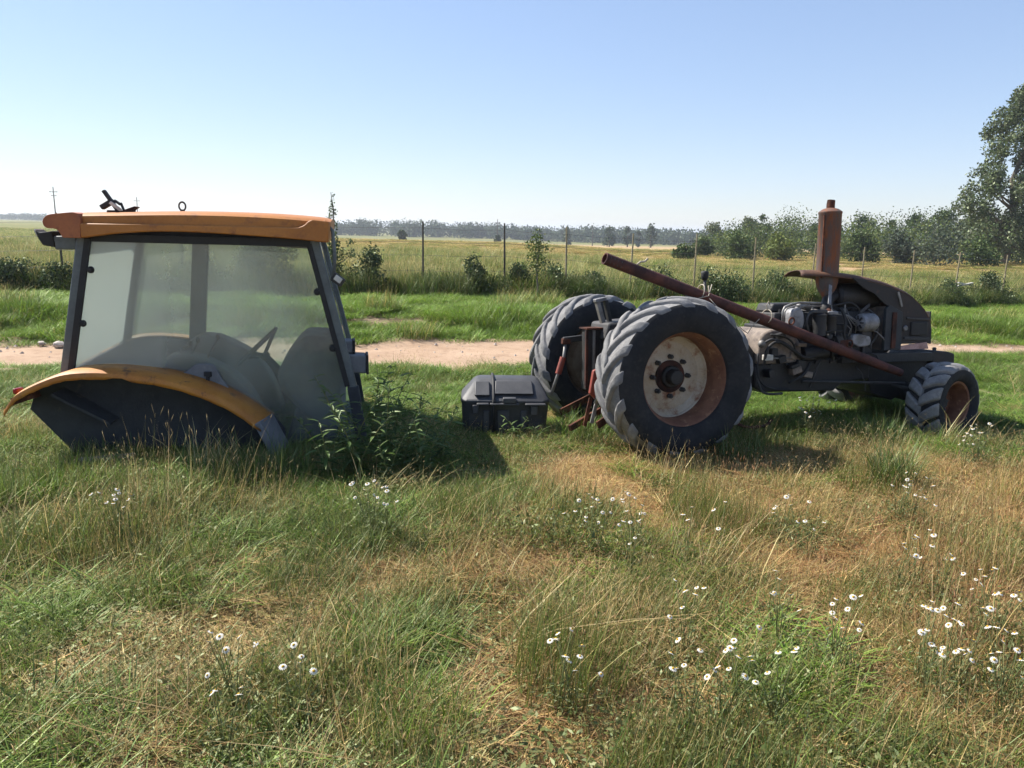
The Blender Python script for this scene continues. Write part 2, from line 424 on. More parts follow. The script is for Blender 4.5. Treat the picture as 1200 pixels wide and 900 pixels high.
# dirt track
M['road'] = worn('dry_dirt', lin(184, 158, 134), lin(164, 138, 114), 1.1, .36, .66, .98, bump=.5, c3=lin(144, 118, 96), s3=7, lo3=.52, hi3=.74, spec=.1)
rv, rq = [], []
xs = np.arange(-26, 32, .22); K = 22
for i, x in enumerate(xs):
    a = road_near(x) - .25 + .5 * (vnoise(x, 1, .7) - .5) ; b = road_far(x) + .2 + .5 * (vnoise(x, 9, .6) - .5)
    for k in range(K):
        t = k / (K - 1); y = a + (b - a) * t
        rut = -.025 * (math.exp(-((t - .3) / .07) ** 2) + math.exp(-((t - .72) / .07) ** 2)) + .02 * (vnoise(x, y, .35) - .5)
        rv.append((x, y, tz(x, y) + (.03 + rut if 0 < k < K - 1 else -.03)))
for i in range(len(xs) - 1):
    for k in range(K - 1): rq.append((i * K + k, i * K + k + 1, (i + 1) * K + k + 1, (i + 1) * K + k))
rm = np_mesh('dirt_road', rv, rq, mat='road'); rm.polygons.foreach_set('use_smooth', [True] * len(rm.polygons))
ro = bpy.data.objects.new('dirt_road', rm); COL.objects.link(ro); ro['kind'] = 'structure'

# ------------------------------------------------------------------ vegetation builders
def jitter(c, n, a=.25):
    c = np.asarray(c, float)
    return c * (1 + (rng.random((n, 1)) - .5) * 2 * a) * (1 + (rng.random((n, 3)) - .5) * a * .5)

def blades(n, rad, h, w, lean, curl, cols, flat=0.0, heads=0.0, headcol=(.34, .27, .14)):
    """n grass blades round the origin; returns vertices, quads, tris, tone"""
    ang = rng.random(n) * 6.283; rr = rad * np.sqrt(rng.random(n))
    base = np.stack([rr * np.cos(ang), rr * np.sin(ang), -.01 * np.ones(n)], 1)
    H = h[0] + (h[1] - h[0]) * rng.random(n) ** 1.3
    Wd = w[0] + (w[1] - w[0]) * rng.random(n)
    da = rng.random(n) * 6.283
    d = np.stack([np.cos(da), np.sin(da), np.zeros(n)], 1); sdv = np.stack([-np.sin(da), np.cos(da), np.zeros(n)], 1)
    L = lean[0] + (lean[1] - lean[0]) * rng.random(n); Cc = curl[0] + (curl[1] - curl[0]) * rng.random(n)
    V = []
    for t, wf in ((0, 1), (.38, .95), (.74, .62), (1, 0)):
        horiz = (L * t + Cc * t * t) * H; vert = H * (t - .32 * Cc * t * t) * (1 - flat) + flat * .05 * H * np.sin(t * 3.1)
        c = base + d * horiz[:, None] + np.array([0, 0, 1]) * vert[:, None]
        if wf: V += [c - sdv * (Wd * wf / 2)[:, None], c + sdv * (Wd * wf / 2)[:, None]]
        else: V.append(c)
    tip = V[-1]
    V = np.stack(V, 1)                       # n,7,3
    b = (np.arange(n) * 7)[:, None]
    q = np.concatenate([b + np.array([[0, 1, 3, 2]]), b + np.array([[2, 3, 5, 4]])]); t3 = b + np.array([[4, 5, 6]])
    cols = np.asarray(cols, float); tone = jitter(cols[rng.integers(0, len(cols), n)], n, .38) * np.where(rng.random((n, 1)) < .07, 1.55, 1.0)
    tone = np.repeat(tone[:, None, :], 7, 1)
    v = V.reshape(-1, 3); tone = tone.reshape(-1, 3)
    if heads:
        k = np.where(rng.random(n) < heads)[0]; off = len(v)
        hv, ht, hc = [], [], []
        for i in k:
            p = tip[i]; dirn = d[i] * (.25 + Cc[i]) + np.array([0, 0, .8]); dirn /= np.linalg.norm(dirn)
            ln = .02 + .03 * rng.random(); wd = .0014 + .0014 * rng.random()
            m = p + dirn * ln * .4
            a1 = np.cross(dirn, [0.3, .8, .1]); a1 /= np.linalg.norm(a1); a2 = np.cross(dirn, a1); o = off + len(hv)
            hv += [p - dirn * .005, m + a1 * wd, m + a2 * wd, m - a1 * wd, m - a2 * wd, p + dirn * ln]
            for s_ in range(4): ht += [(o, o + 1 + (s_ + 1) % 4, o + 1 + s_), (o + 5, o + 1 + s_, o + 1 + (s_ + 1) % 4)]
            c = np.array(headcol) * (.7 + .6 * rng.random()); hc += [c] * 6
        if hv:
            v = np.concatenate([v, np.array(hv)]); tone = np.concatenate([tone, np.array(hc)]); t3 = np.concatenate([t3, np.array(ht)])
    return v, q, t3, tone

def merge(parts):
    V, Q, T, C_ = [], [], [], []; o = 0
    for v, q, t, c in parts:
        V.append(v); Q.append(np.asarray(q).reshape(-1, 4) + o); T.append(np.asarray(t).reshape(-1, 3) + o); C_.append(c); o += len(v)
    return np.concatenate(V), np.concatenate(Q), np.concatenate(T), np.concatenate(C_)

def leaf_quads(pos, size, cols, up=.3, aspect=.62):
    """leaf-shaped faces at pos, random direction; rhombic with a fold"""
    n = len(pos)
    u = rng.normal(size=(n, 3)); u /= np.linalg.norm(u, axis=1)[:, None]
    w = rng.normal(size=(n, 3)) + np.array([0, 0, up * 2]); w -= u * (w * u).sum(1)[:, None]; w /= np.linalg.norm(w, axis=1)[:, None]
    s = np.cross(u, w); sz = (np.asarray(size) * (.65 + .7 * rng.random(n)))[:, None]
    p = np.asarray(pos)
    V = np.stack([p - u * sz * .5, p + s * sz * aspect * .5 - w * sz * .08, p + u * sz * .5, p - s * sz * aspect * .5 - w * sz * .08], 1)
    b = (np.arange(n) * 4)[:, None]
    cols = np.asarray(cols, float)
    tone = jitter(cols[rng.integers(0, len(cols), n)], n, .3)
    return V.reshape(-1, 3), b + np.array([[0, 1, 2, 3]]), np.zeros((0, 3), int), np.repeat(tone[:, None, :], 4, 1).reshape(-1, 3)

GREEN = [(.075, .135, .022), (.105, .165, .03), (.06, .11, .025), (.13, .175, .04)]
BRIGHT = [(.115, .21, .028), (.15, .245, .04), (.09, .17, .024)]
OLIVE = [(.13, .145, .045), (.16, .16, .055), (.10, .12, .04)]
STRAW = [(.40, .345, .155), (.35, .285, .12), (.46, .40, .21), (.29, .225, .10)]
BROWN = [(.28, .175, .085), (.23, .145, .075), (.34, .235, .115)]

proto = bpy.data.collections.new('grass_kinds')          # never linked: only the scatter reads it
def kind(parts):
    k = len(proto.objects)
    me = np_mesh('grass_kind', *merge(parts)[:3], merge_tone(parts), 'grass')
    o = bpy.data.objects.new('grass_kind_%02d' % k, me); proto.objects.link(o); return k
def merge_tone(parts): return np.concatenate([p[3] for p in parts])
K_ = {}
def reg(nm, fn, n=3): K_[nm] = [kind(fn()) for _ in range(n)]
PR = .32                                                # radius of one patch of grass
reg('fine', lambda: [blades(728, PR, (.10, .30), (.0022, .0045), (.05, .35), (0, .5), GREEN + OLIVE), blades(156, PR, (.05, .16), (.002, .004), (.2, .9), (.1, .8), STRAW)], 5)
reg('broad', lambda: [blades(650, PR, (.08, .24), (.004, .0085), (.15, .6), (.3, 1.1), GREEN + BRIGHT), blades(117, PR, (.05, .16), (.002, .004), (.2, .9), (.1, .8), STRAW)], 5)
reg('straw', lambda: [blades(119, PR, (.22, .46), (.0016, .003), (.02, .3), (0, .3), STRAW + OLIVE, heads=.5), blades(390, PR, (.06, .22), (.002, .004), (.1, .7), (.1, .9), STRAW + OLIVE), blades(338, PR, (.08, .2), (.002, .005), (.1, .5), (.1, .7), OLIVE + GREEN)], 5)
reg('thatch', lambda: [blades(884, PR, (.07, .24), (.002, .0045), (.6, 1.1), (0, .3), STRAW + BROWN, flat=.82), blades(182, PR, (.04, .12), (.002, .004), (.3, .9), (.1, .9), STRAW + BROWN)], 5)
reg('brown', lambda: [blades(728, PR, (.05, .20), (.0018, .0035), (.2, .9), (.1, .8), BROWN + STRAW, flat=.25), blades(78, PR, (.2, .34), (.0015, .0025), (.02, .3), (0, .3), STRAW + BROWN, heads=.5, headcol=(.28, .17, .09))], 4)
reg('stalk', lambda: [blades(60, PR, (.24, .50), (.0018, .0036), (.1, .9), (0, .5), STRAW + BROWN, heads=.25), blades(30, PR, (.2, .5), (.003, .006), (.2, 1.0), (.2, 1.0), STRAW + OLIVE)], 3)
def forb():
    n = 900
    pts = rng.normal(size=(n, 3)) * np.array([.17, .17, .035]); pts[:, 2] = np.abs(pts[:, 2]) + .03 + .07 * rng.random(n)
    return [leaf_quads(pts, np.full(n, .026), [(.085, .125, .035), (.12, .15, .05), (.15, .17, .07)], up=.6, aspect=.4), blades(156, .22, (.08, .2), (.002, .003), (.05, .5), (0, .3), OLIVE)]
reg('forb', forb, 3)
reg('lawn', lambda: [blades(988, PR, (.05, .16), (.003, .006), (.1, .5), (.1, .9), BRIGHT + GREEN)], 4)
reg('tall', lambda: [blades(520, PR, (.22, .55), (.004, .008), (.05, .4), (.1, .7), OLIVE + GREEN), blades(62, PR, (.4, .62), (.003, .005), (.02, .25), (0, .3), STRAW, heads=.4)], 4)
reg('tallstraw', lambda: [blades(494, PR, (.22, .5), (.004, .007), (.05, .4), (.1, .6), STRAW + OLIVE, heads=.1), blades(234, PR, (.1, .35), (.004, .008), (.1, .4), (.1, .7), OLIVE)], 3)

def scatter(name, label, cat, x, y, sc, kinds, tint, zoff=0.0, tilt=.12):
    """one countless mass of grass: points carry kind, size, turn and tint"""
    n = len(x)
    me = bpy.data.meshes.new(name); me.vertices.add(n)
    z = terr(x, y) + zoff
    me.vertices.foreach_set('co', np.stack([x, y, z], 1).astype(np.float32).ravel())
    def attr(nm, typ, fld, data):
        a = me.attributes.new(nm, typ, 'POINT'); a.data.foreach_set(fld, np.ascontiguousarray(data).ravel())
    attr('turn', 'FLOAT_VECTOR', 'vector', np.stack([(rng.random(n) - .5) * 2 * tilt, (rng.random(n) - .5) * 2 * tilt, rng.random(n) * 6.283], 1).astype(np.float32))
    attr('size', 'FLOAT_VECTOR', 'vector', np.asarray(sc, np.float32))
    attr('which', 'INT', 'value', np.asarray(kinds, np.int32))
    t4 = np.ones((n, 4), np.float32); t4[:, :3] = tint
    attr('tint', 'FLOAT_COLOR', 'color', t4)
    o = bpy.data.objects.new(name, me); COL.objects.link(o)
    ng = bpy.data.node_groups.new(name + '_nodes', 'GeometryNodeTree')
    ng.interface.new_socket('Geometry', in_out='INPUT', socket_type='NodeSocketGeometry')
    ng.interface.new_socket('Geometry', in_out='OUTPUT', socket_type='NodeSocketGeometry')
    N = ng.nodes; L = ng.links
    gi = N.new('NodeGroupInput'); gout = N.new('NodeGroupOutput')
    ip = N.new('GeometryNodeInstanceOnPoints'); ci = N.new('GeometryNodeCollectionInfo')
    ci.inputs['Collection'].default_value = proto; ci.inputs['Separate Children'].default_value = True; ci.inputs['Reset Children'].default_value = True
    def na(nm, typ):
        a = N.new('GeometryNodeInputNamedAttribute'); a.data_type = typ; a.inputs['Name'].default_value = nm; return a.outputs['Attribute']
    L.new(gi.outputs[0], ip.inputs['Points']); L.new(ci.outputs[0], ip.inputs['Instance'])
    ip.inputs['Pick Instance'].default_value = True
    L.new(na('which', 'INT'), ip.inputs['Instance Index']); L.new(na('turn', 'FLOAT_VECTOR'), ip.inputs['Rotation']); L.new(na('size', 'FLOAT_VECTOR'), ip.inputs['Scale'])
    L.new(ip.outputs[0], gout.inputs[0])
    md = o.modifiers.new('scatter', 'NODES'); md.node_group = ng
    return tag(o, label, cat, kind='stuff')

def pick(names, probs):
    """probs: n x len(names); one kind for each point"""
    probs = probs / probs.sum(1)[:, None]; c = probs.cumsum(1); r = rng.random(len(probs))[:, None]
    j = (r > c).sum(1).clip(0, len(names) - 1)
    out = np.zeros(len(probs), int); u = rng.random(len(probs))
    for i, nm in enumerate(names):
        ks = np.array(K_[nm]); m = j == i; out[m] = ks[(u[m] * len(ks)).astype(int)]
    return out, j

CAB_O, CAB_A = (-2.3, 6.28), 12.0
TR_O, TR_A, TR_ROLL = (1.055, 6.424, -.046), 19.0, -4.0
def to_local(x, y, o, a):
    a = R(a); dx, dy = x - o[0], y - o[1]
    return dx * math.cos(a) + dy * math.sin(a), -dx * math.sin(a) + dy * math.cos(a)
def clear_of_things(x, y):
    u, v = to_local(x, y, CAB_O, CAB_A)
    m = (u > -.9) & (u < .4) & (np.abs(np.abs(v) - .55) < .1)
    u, v = to_local(x, y, TR_O, TR_A)
    m |= (np.abs(u) < .33) & (np.abs(v + .66) < .15)
    m |= (np.abs(u - 2.78) < .2) & (np.abs(v + .60) < .1)
    m |= (np.abs(x - .0) < .36) & (np.abs(y - 6.45) < .22)
    return ~m

# --- near meadow
def cone(n, y0, y1, pw=1.0, kx=.80, pad=1.3):
    y = y0 + (y1 - y0) * rng.random(n * 2) ** pw
    wmax = kx * y1 + pad; x = (rng.random(n * 2) - .5) * 2 * wmax
    ok = np.abs(x) < kx * y + pad
    return x[ok][:n], y[ok][:n]
def bare(x, y):
    """0 where soil shows"""
    a = fbm(x, y, .9, 21)
    return sstep(.20, .30, a + .12 * sstep(5.0, 6.5, y)) * (1 - .9 * np.exp(-(((x - 2.45) / .45) ** 2 + ((y - 3.25) / .28) ** 2)))
x, y = cone(3300, 1.35, 13.0, .95)
gxx, gyy = np.meshgrid(np.arange(-8.5, 8.5, .30), np.arange(1.2, 7.4, .30)); gxx = gxx.ravel() + .2 * (rng.random(gxx.size) - .5); gyy = gyy.ravel() + .2 * (rng.random(gyy.size) - .5)
ok = np.abs(gxx) < .80 * gyy + 1.3; n_under = int(ok.sum())
x = np.concatenate([x, gxx[ok]]); y = np.concatenate([y, gyy[ok]]); under = np.arange(len(x)) >= len(x) - n_under
rn = road_near(x)
ok = (y < rn + .25 * (vnoise(x, y, .5) - .3)) & clear_of_things(x, y)
ok &= rng.random(len(x)) < np.where(under, .45 + .55 * bare(x, y), .25 + .75 * bare(x, y))
x, y, under = x[ok], y[ok], under[ok]
dry = fbm(x, y, 1.5, 40) * 1.1 - .12 + .26 * sstep(.2, 2.2, x) * sstep(6.0, 5.0, y) - .20 * sstep(.8, -1.6, x) - .62 * sstep(5.7, 6.6, y) + .05
dry = dry + .30 * np.exp(-(((x - 1.9) / .8) ** 2 + ((y - 4.1) / .5) ** 2)) + .22 * np.exp(-(((x - .5) / .8) ** 2 + ((y - 5.1) / .4) ** 2)) - .25 * np.exp(-(((x - 2.0) / .6) ** 2 + ((y - 4.9) / .35) ** 2))
dry = np.clip(dry, 0, 1)
lawn = sstep(5.9, 7.0, y)
pr = np.stack([.9 * (1 - dry) * (1 - lawn * .7), 1.0 * (1 - dry) ** 1.5 * (1 - lawn * .4), .15 + .9 * dry * (1 - lawn), 1.1 * dry ** 1.4 * (1 - lawn), 1.5 * sstep(.45, .8, dry), .30 * np.ones_like(dry) * (1 - .6 * lawn), 2.6 * lawn, .16 * (1 - .85 * lawn) * (1 - .6 * sstep(4.2, 5.0, y))], 1)
pr[under] = np.stack([.3 * (1 - dry), .2 * (1 - dry), 0 * dry, .7 + dry, .5 * dry, .25 + 0 * dry, .5 * lawn, 0 * dry], 1)[under]
kd, jj = pick(['fine', 'broad', 'straw', 'thatch', 'brown', 'forb', 'lawn', 'stalk'], pr)
size = (.40 + .40 * rng.random(len(x))) * (.70 + .6 * fbm(x, y, .8, 60)) * (1 - .25 * sstep(4.2, 5.4, y))
tuft = sstep(.62, .75, vnoise(x, y, .45, 77)); size *= 1 + .7 * tuft * (1 - .6 * sstep(4.5, 5.5, y))
size[under] *= .6; wid = (.62 + .45 * rng.random(len(x))) + .35 * under; size = np.stack([wid, wid, size], 1)
val = .85 + .62 * fbm(x, y, .6, 90)
tint = np.stack([val * (1.08 + .14 * (dry - .4)), val * (.99 - .02 * dry), val * .90], 1)
scatter('meadow_grass', 'mixed green and dry meadow grass covering the foreground', 'grass', x, y, size, kd, tint)

# --- verge beyond the road
n = 2300
x = (rng.random(n) - .5) * 44 + 2; f = rng.random(n); rf = road_far(x); fy = fence_y(x)
y = rf - .15 + (fy - rf + .5) * f
ok = np.abs(x) < .78 * y + 2; x, y, rf, fy = x[ok], y[ok], rf[ok], fy[ok]
clump = sstep(.5, .62, vnoise(x, y * .5, .9, 13)) * sstep(.3, .8, y - rf) * sstep(2.6, 1.6, y - rf)
pr = np.stack([1.5 * np.ones_like(x), .7 + 1.5 * clump, .03 + .1 * sstep(-.8, 0, y - fy), .02 + .9 * sstep(-.7, -.1, y - fy)], 1)
kd, jj = pick(['lawn', 'broad', 'straw', 'tall'], pr)
size = (.55 + .35 * rng.random(len(x))) * (1 + 1.3 * clump); wid = 1.0 + .5 * rng.random(len(x)); size = np.stack([wid, wid, size], 1)
val = 1.05 + .5 * fbm(x, y, 1.2, 33) - .25 * clump  # clumps tinted darker too: shade of the tall tufts put into the colour
scatter('verge_grass', 'bright green mown grass between track and wire fence', 'grass', x, y, size, kd, np.stack([val * 1.10, val * 1.04, val * .85], 1))

# --- field behind the fence
n = 5500
y = 17 + 100 * rng.random(n) ** 2.2; x = (rng.random(n) - .5) * 2 * (.8 * y + 4); fy = fence_y(x)
ok = y > fy - .2; x, y, fy = x[ok], y[ok], fy[ok]
rel = x / y
g = fbm(x, y, 6, 51) + .15 * (fbm(x, y, 1.5, 52) - .5)
tan = sstep(40, 52, y + 12 * (vnoise(x, y, 9, 3) - .5)) * sstep(-.5, -.3, rel)
mid = np.exp(-((y - 24) / 4.5) ** 2) * sstep(-.25, 0, .12 - np.abs(rel + .08))
stw = np.clip(sstep(.50, .66, g) * .75 + tan * 1.3 + .3 * mid, 0, 1.5) * (1 - .45 * sstep(.25, .5, rel)) * (1 - .6 * sstep(-.35, -.5, rel))
kd, jj = pick(['tall', 'tallstraw', 'broad'], np.stack([1.0 * np.ones_like(x), .12 + 1.6 * stw, .5 * np.ones_like(x)], 1))
size = (.9 + .6 * rng.random(len(x))) * (1 - .5 * tan) * (1 - .35 * sstep(30, 60, y)); wid = (1.1 + .6 * rng.random(len(x))) * (1 + .022 * np.clip(y - 18, 0, 80)); size = np.stack([wid, wid, size], 1)
val = 1.0 + .5 * fbm(x, y, 3, 8)
scatter('field_grass', 'tall rough grass of the field behind the fence', 'grass', x, y, size, kd, np.stack([val * (1.05 + .12 * tan), val * 1.02, val * .9], 1), tilt=.08)

# --- rank weeds at the foot of the fence; dark tint imitates their backlit shade
n = 900
x = (rng.random(n) - .5) * 62 + 3; y = fence_y(x) + .28 * rng.normal(size=n)
ok = rng.random(n) < .25 + .75 * sstep(.38, .55, vnoise(x, y * .2, 1.6, 71)); x, y = x[ok], y[ok]
kd, jj = pick(['tall', 'forb', 'broad'], np.stack([np.ones_like(x), 1.3 * np.ones_like(x), .5 * np.ones_like(x)], 1))
wid = 1.1 + .5 * rng.random(len(x)); val = .55 + .35 * rng.random(len(x))
scatter('fence_weeds', 'dark rank weeds along the foot of the wire fence', 'weeds', x, y, np.stack([wid, wid, np.where(jj == 1, 3.2, 1.25) * (.7 + .5 * rng.random(len(x)))], 1), kd, np.stack([val * .9, val, val * .9], 1))

# ------------------------------------------------------------------ tractor cab standing on the ground
CAB_DX = 0.0
def cab_fit(x, y, z):
    """measured stations of the cab: length along the side, and the sill line falling towards the front"""
    X = float(np.interp(x, [-1.4, -1.3, -1, -.5, 0, .5, .86, 1.1, 1.3], [-1.37, -1.29, -1.04, -.608, -.15, .333, .698, .951, 1.15])) + CAB_DX
    X -= .07 * min(1.0, max(0.0, (abs(y) - .75) / .25))
    return (X, y, 1.7 - (1.7 - z) * (1.051 + .064 * x))
def smooth_line(pts, n=6):
    """Catmull-Rom through 2D points"""
    P = [np.array(p, float) for p in pts]; P = [2 * P[0] - P[1]] + P + [2 * P[-1] - P[-2]]; o = []
    for i in range(1, len(P) - 2):
        for k in range(n):
            t = k / n; a, b, c, d = P[i - 1:i + 3]
            o.append(tuple(.5 * (2 * b + (c - a) * t + (2 * a - 5 * b + 4 * c - d) * t * t + (3 * b - a - 3 * c + d) * t ** 3)))
    o.append(tuple(P[-2])); return o

cab = thing('tractor_cab', 'orange-roofed tractor cab with dusty windows standing on the grass without its tractor', 'tractor cab', (CAB_O[0], CAB_O[1], tz(-2.1, 5.5)), (0, 0, R(CAB_A)))
# roof
top = smooth_line([(-.99, 1.655), (-.985, 1.70), (-.95, 1.728), (-.6, 1.742), (0, 1.757), (.5, 1.752), (.87, 1.733), (.975, 1.715)], 5)
bot = smooth_line([(.965, 1.60), (.5, 1.632), (-.1, 1.648), (-.45, 1.635), (-.70, 1.62), (-.89, 1.635), (-.93, 1.66)], 5)
roof = MB()
poly = top + bot
ys = [(-.80, -.018), (-.775, -.004), (-.70, .006), (-.35, .016), (0, .02), (.35, .016), (.70, .006), (.775, -.004), (.80, -.018)]
nv = len(poly); vs = []
zc = 1.66
for yy, dz in ys: vs += [(px, yy, pz + (dz if pz > zc else 0)) for px, pz in poly]
fs = [tuple(range(nv)), tuple(range(len(vs) - 1, len(vs) - nv - 1, -1))]
for a in range(len(ys) - 1): fs += [(a * nv + i, (a + 1) * nv + i, (a + 1) * nv + (i + 1) % nv, a * nv + (i + 1) % nv) for i in range(nv)]
roof.add(vs, fs)
roof_o = roof.build('roof', 'orange', cab, smooth='auto')
sk_top = [(-.735, 1.672), (-.3, 1.675), (.3, 1.676), (.74, 1.674)] + smooth_line([(.78, 1.676), (.815, 1.69), (.845, 1.714), (.875, 1.728)], 4) + [(.985, 1.716)]
sk_bot = smooth_line([(.972, 1.583), (.7, 1.603), (.3, 1.622), (-.1, 1.631), (-.45, 1.612), (-.735, 1.575)], 5)
for sgn in (-1, 1):
    o = MB().prism(sk_top + sk_bot, sgn * .79, sgn * .838).build('roof_skirt', 'orange', cab, bevel=.008)
    rc_ = smooth_line([(-.735, 1.574), (-.74, 1.60), (-.742, 1.735), (-.90, 1.733), (-.965, 1.722), (-1.0, 1.69), (-.998, 1.655), (-.975, 1.636), (-.91, 1.63), (-.885, 1.60), (-.87, 1.574)], 3)
    MB().prism(rc_, sgn * .70, sgn * .832).build('roof_corner', 'orange_rust', cab, bevel=.012)['label'] = 'rust-browned rear corner of the roof'
MB().prism([(.955, 1.585), (.975, 1.712), (.94, 1.73), (.90, 1.60)], -.785, .785).build('roof_front_edge', 'orange', cab, bevel=.01)
MB().prism([(-.96, 1.64), (-.985, 1.70), (-.93, 1.735), (-.88, 1.63)], -.695, .695).build('roof_rear_edge', 'orange_rust', cab, bevel=.01)
MB().prism([(-.80, 1.60), (-.74, 1.545), (-.4, 1.555), (.3, 1.56), (.84, 1.535), (.90, 1.60), (.5, 1.64), (-.5, 1.64)], -.70, .70).build('headliner', 'trimdark', cab, bevel=.01)
ey = MB().tube([(-.143 + .026 * math.cos(a), -.3, 1.806 + .03 * math.sin(a)) for a in np.linspace(0, 6.283, 17)[:-1]], .007, 8, closed=True)
ey.lathe([(.018, 1.765), (.018, 1.782), (.008, 1.784)], 'Z', (-.143, -.3, 0), 10, True)
ey.build('lifting_eye', 'iron', cab, smooth=True)

# pillars, seals, windows
for sgn in (-1, 1):
    yy = sgn * .72
    MB().bar((-1.01, yy, .60), (-.785, yy, 1.60), .075, .06).build('rear_pillar', 'cabgrey', cab, bevel=.01)
    MB().bar((-.955, yy + sgn * .028, .63), (-.742, yy + sgn * .028, 1.57), .045, .022).build('window_seal', 'seal', cab)
    MB().bar((1.185, yy, .10), (1.10, yy, .62), .085, .07).build('front_post', 'trimdark', cab, bevel=.012)
    MB().bar((1.105, yy, .60), (.855, yy, 1.60), .062, .06).build('front_pillar', 'cabgrey', cab, bevel=.01)
    MB().bar((1.062, yy + sgn * .028, .62), (.822, yy + sgn * .028, 1.57), .036, .022).build('window_seal', 'seal', cab)
    MB().bar((-.74, yy + sgn * .012, 1.575), (.83, yy + sgn * .012, 1.575), .05, .03).build('window_seal', 'seal', cab)
side = [(-.94, .62), (-.735, 1.585), (.815, 1.585), (1.06, .62), (1.15, .16), (.64, .07)] + smooth_line([(.50, .22), (.40, .34), (.30, .45), (.146, .55), (-.05, .61), (-.25, .635)], 3)
for sgn, mt in ((-1, 'glass_near'), (1, 'glass_far')):
    MB().prism(side, sgn * .733, sgn * .728).build('side_window', mt, cab)
def slab(p0, p1, p2, p3, t):
    p = [Vector(q) for q in (p0, p1, p2, p3)]; n = (p[1] - p[0]).cross(p[2] - p[0]).normalized() * t
    return MB().add(p + [q + n for q in p], [(0, 1, 2, 3), (7, 6, 5, 4), (0, 4, 5, 1), (1, 5, 6, 2), (2, 6, 7, 3), (3, 7, 4, 0)])
slab((-1.0, -.69, .64), (-1.0, .69, .64), (-.79, .69, 1.59), (-.79, -.69, 1.59), .006).build('rear_window', 'glass_rear', cab)
slab((1.09, -.69, .66), (1.09, .69, .66), (.86, .69, 1.59), (.86, -.69, 1.59), .006).build('windscreen', 'glass_far', cab)
for x_, z_ in ((-.742, 1.357), (-.835, .98), (.868, 1.257), (.963, .878)):
    k = MB().lathe([(0, -.775), (.018, -.772), (.024, -.755), (.024, -.738), (.01, -.734)], 'Y', (x_, 0, z_), 16)
    k.build('window_hinge', 'seal', cab, smooth='auto')

# rear wheel arches: sheet with a rolled lip, dark side panel
LIP = smooth_line([(-1.30, .40), (-1.20, .515), (-.985, .625), (-.793, .684), (-.486, .70), (-.067, .66), (.283, .545), (.53, .394)], 6)
for sgn in (-1, 1):
    fm = MB(); prof = [(.69, 0), (.90, .002), (.965, -.004), (.992, -.018), (1.0, -.040), (1.0, -.062)]
    vs = []
    for i, (px, pz) in enumerate(LIP):
        rag = .004 * math.sin(i * 2.3) + (.03 if i in (24, 25) else 0)
        for j, (yy, dz) in enumerate(prof):
            vs.append((px, sgn * yy, pz + dz + (rag * .6 if j == 5 else 0)))
    m = len(prof); fs = []
    for i in range(len(LIP) - 1): fs += [(i * m + j, i * m + j + 1, (i + 1) * m + j + 1, (i + 1) * m + j) for j in range(m - 1)]
    fm.add(vs, fs)
    fo = fm.build('fender', 'orange_fender', cab, smooth='auto')
    sm = fo.modifiers.new('thick', 'SOLIDIFY'); sm.thickness = .006
    inner = [(px, pz - .012) for px, pz in LIP[3:]] + [(.60, .30), (.64, -.02), (-.95, -.02), (-1.30, .33)]
    MB().prism(inner, sgn * .715, sgn * .745).build('wheel_arch_panel', 'panel', cab)
    MB().bar((.50, sgn * .87, .395), (.69, sgn * .87, .03), .05, .26).build('arch_front_strip', 'trim', cab, bevel=.008)
    MB().bar((-1.0, sgn * .85, .50), (-.62, sgn * .80, .30), .02, .16).build('arch_stay', 'panel', cab)
    MB().bar((-1.26, sgn * .93, .44), (-1.12, sgn * .90, .49), .05, .10).build('mud_flap_bracket', 'rust', cab, bevel=.004)
MB().box((-1.27, -.88, .50), (.035, .07, .04)).build('tail_lamp', 'lamp_red', cab, bevel=.008)
MB().box((-1.16, .86, .66), (.05, .10, .05)).build('tail_lamp', 'lamp_red', cab, bevel=.008)
MB().prism([(-1.02, .62), (-.97, .62), (-.88, .05), (-.93, .05)], -.71, .71).build('rear_panel', 'trimdark', cab, bevel=.006)
MB().box((.12, 0, .11), (1.95, 1.40, .06)).build('floor', 'trimdark', cab, bevel=.01)
MB().bar((-.30, .70, .60), (-.20, .70, 1.60), .15, .05).build('door_pillar', 'cabgrey', cab, bevel=.01)
# sill cover with the latch
lc = smooth_line([(-.54, .648), (-.30, .652), (-.127, .662), (-.06, .70), (-.016, .728), (.06, .735), (.109, .727), (.14, .68), (.175, .617), (.30, .45), (.406, .319)], 3) + smooth_line([(.37, .30), (.146, .488), (-.05, .555), (-.227, .585), (-.54, .60)], 3)
MB().prism(lc, -.758, -.737).build('sill_cover', 'trim', cab, bevel=.006)
la = MB().box((.07, -.768, .665), (.05, .02, .034)).box((.068, -.768, .628), (.022, .018, .04)).bar((.035, -.77, .60), (-.03, -.77, .55), .006, .008)
la.build('door_latch', 'seal', cab, bevel=.004)
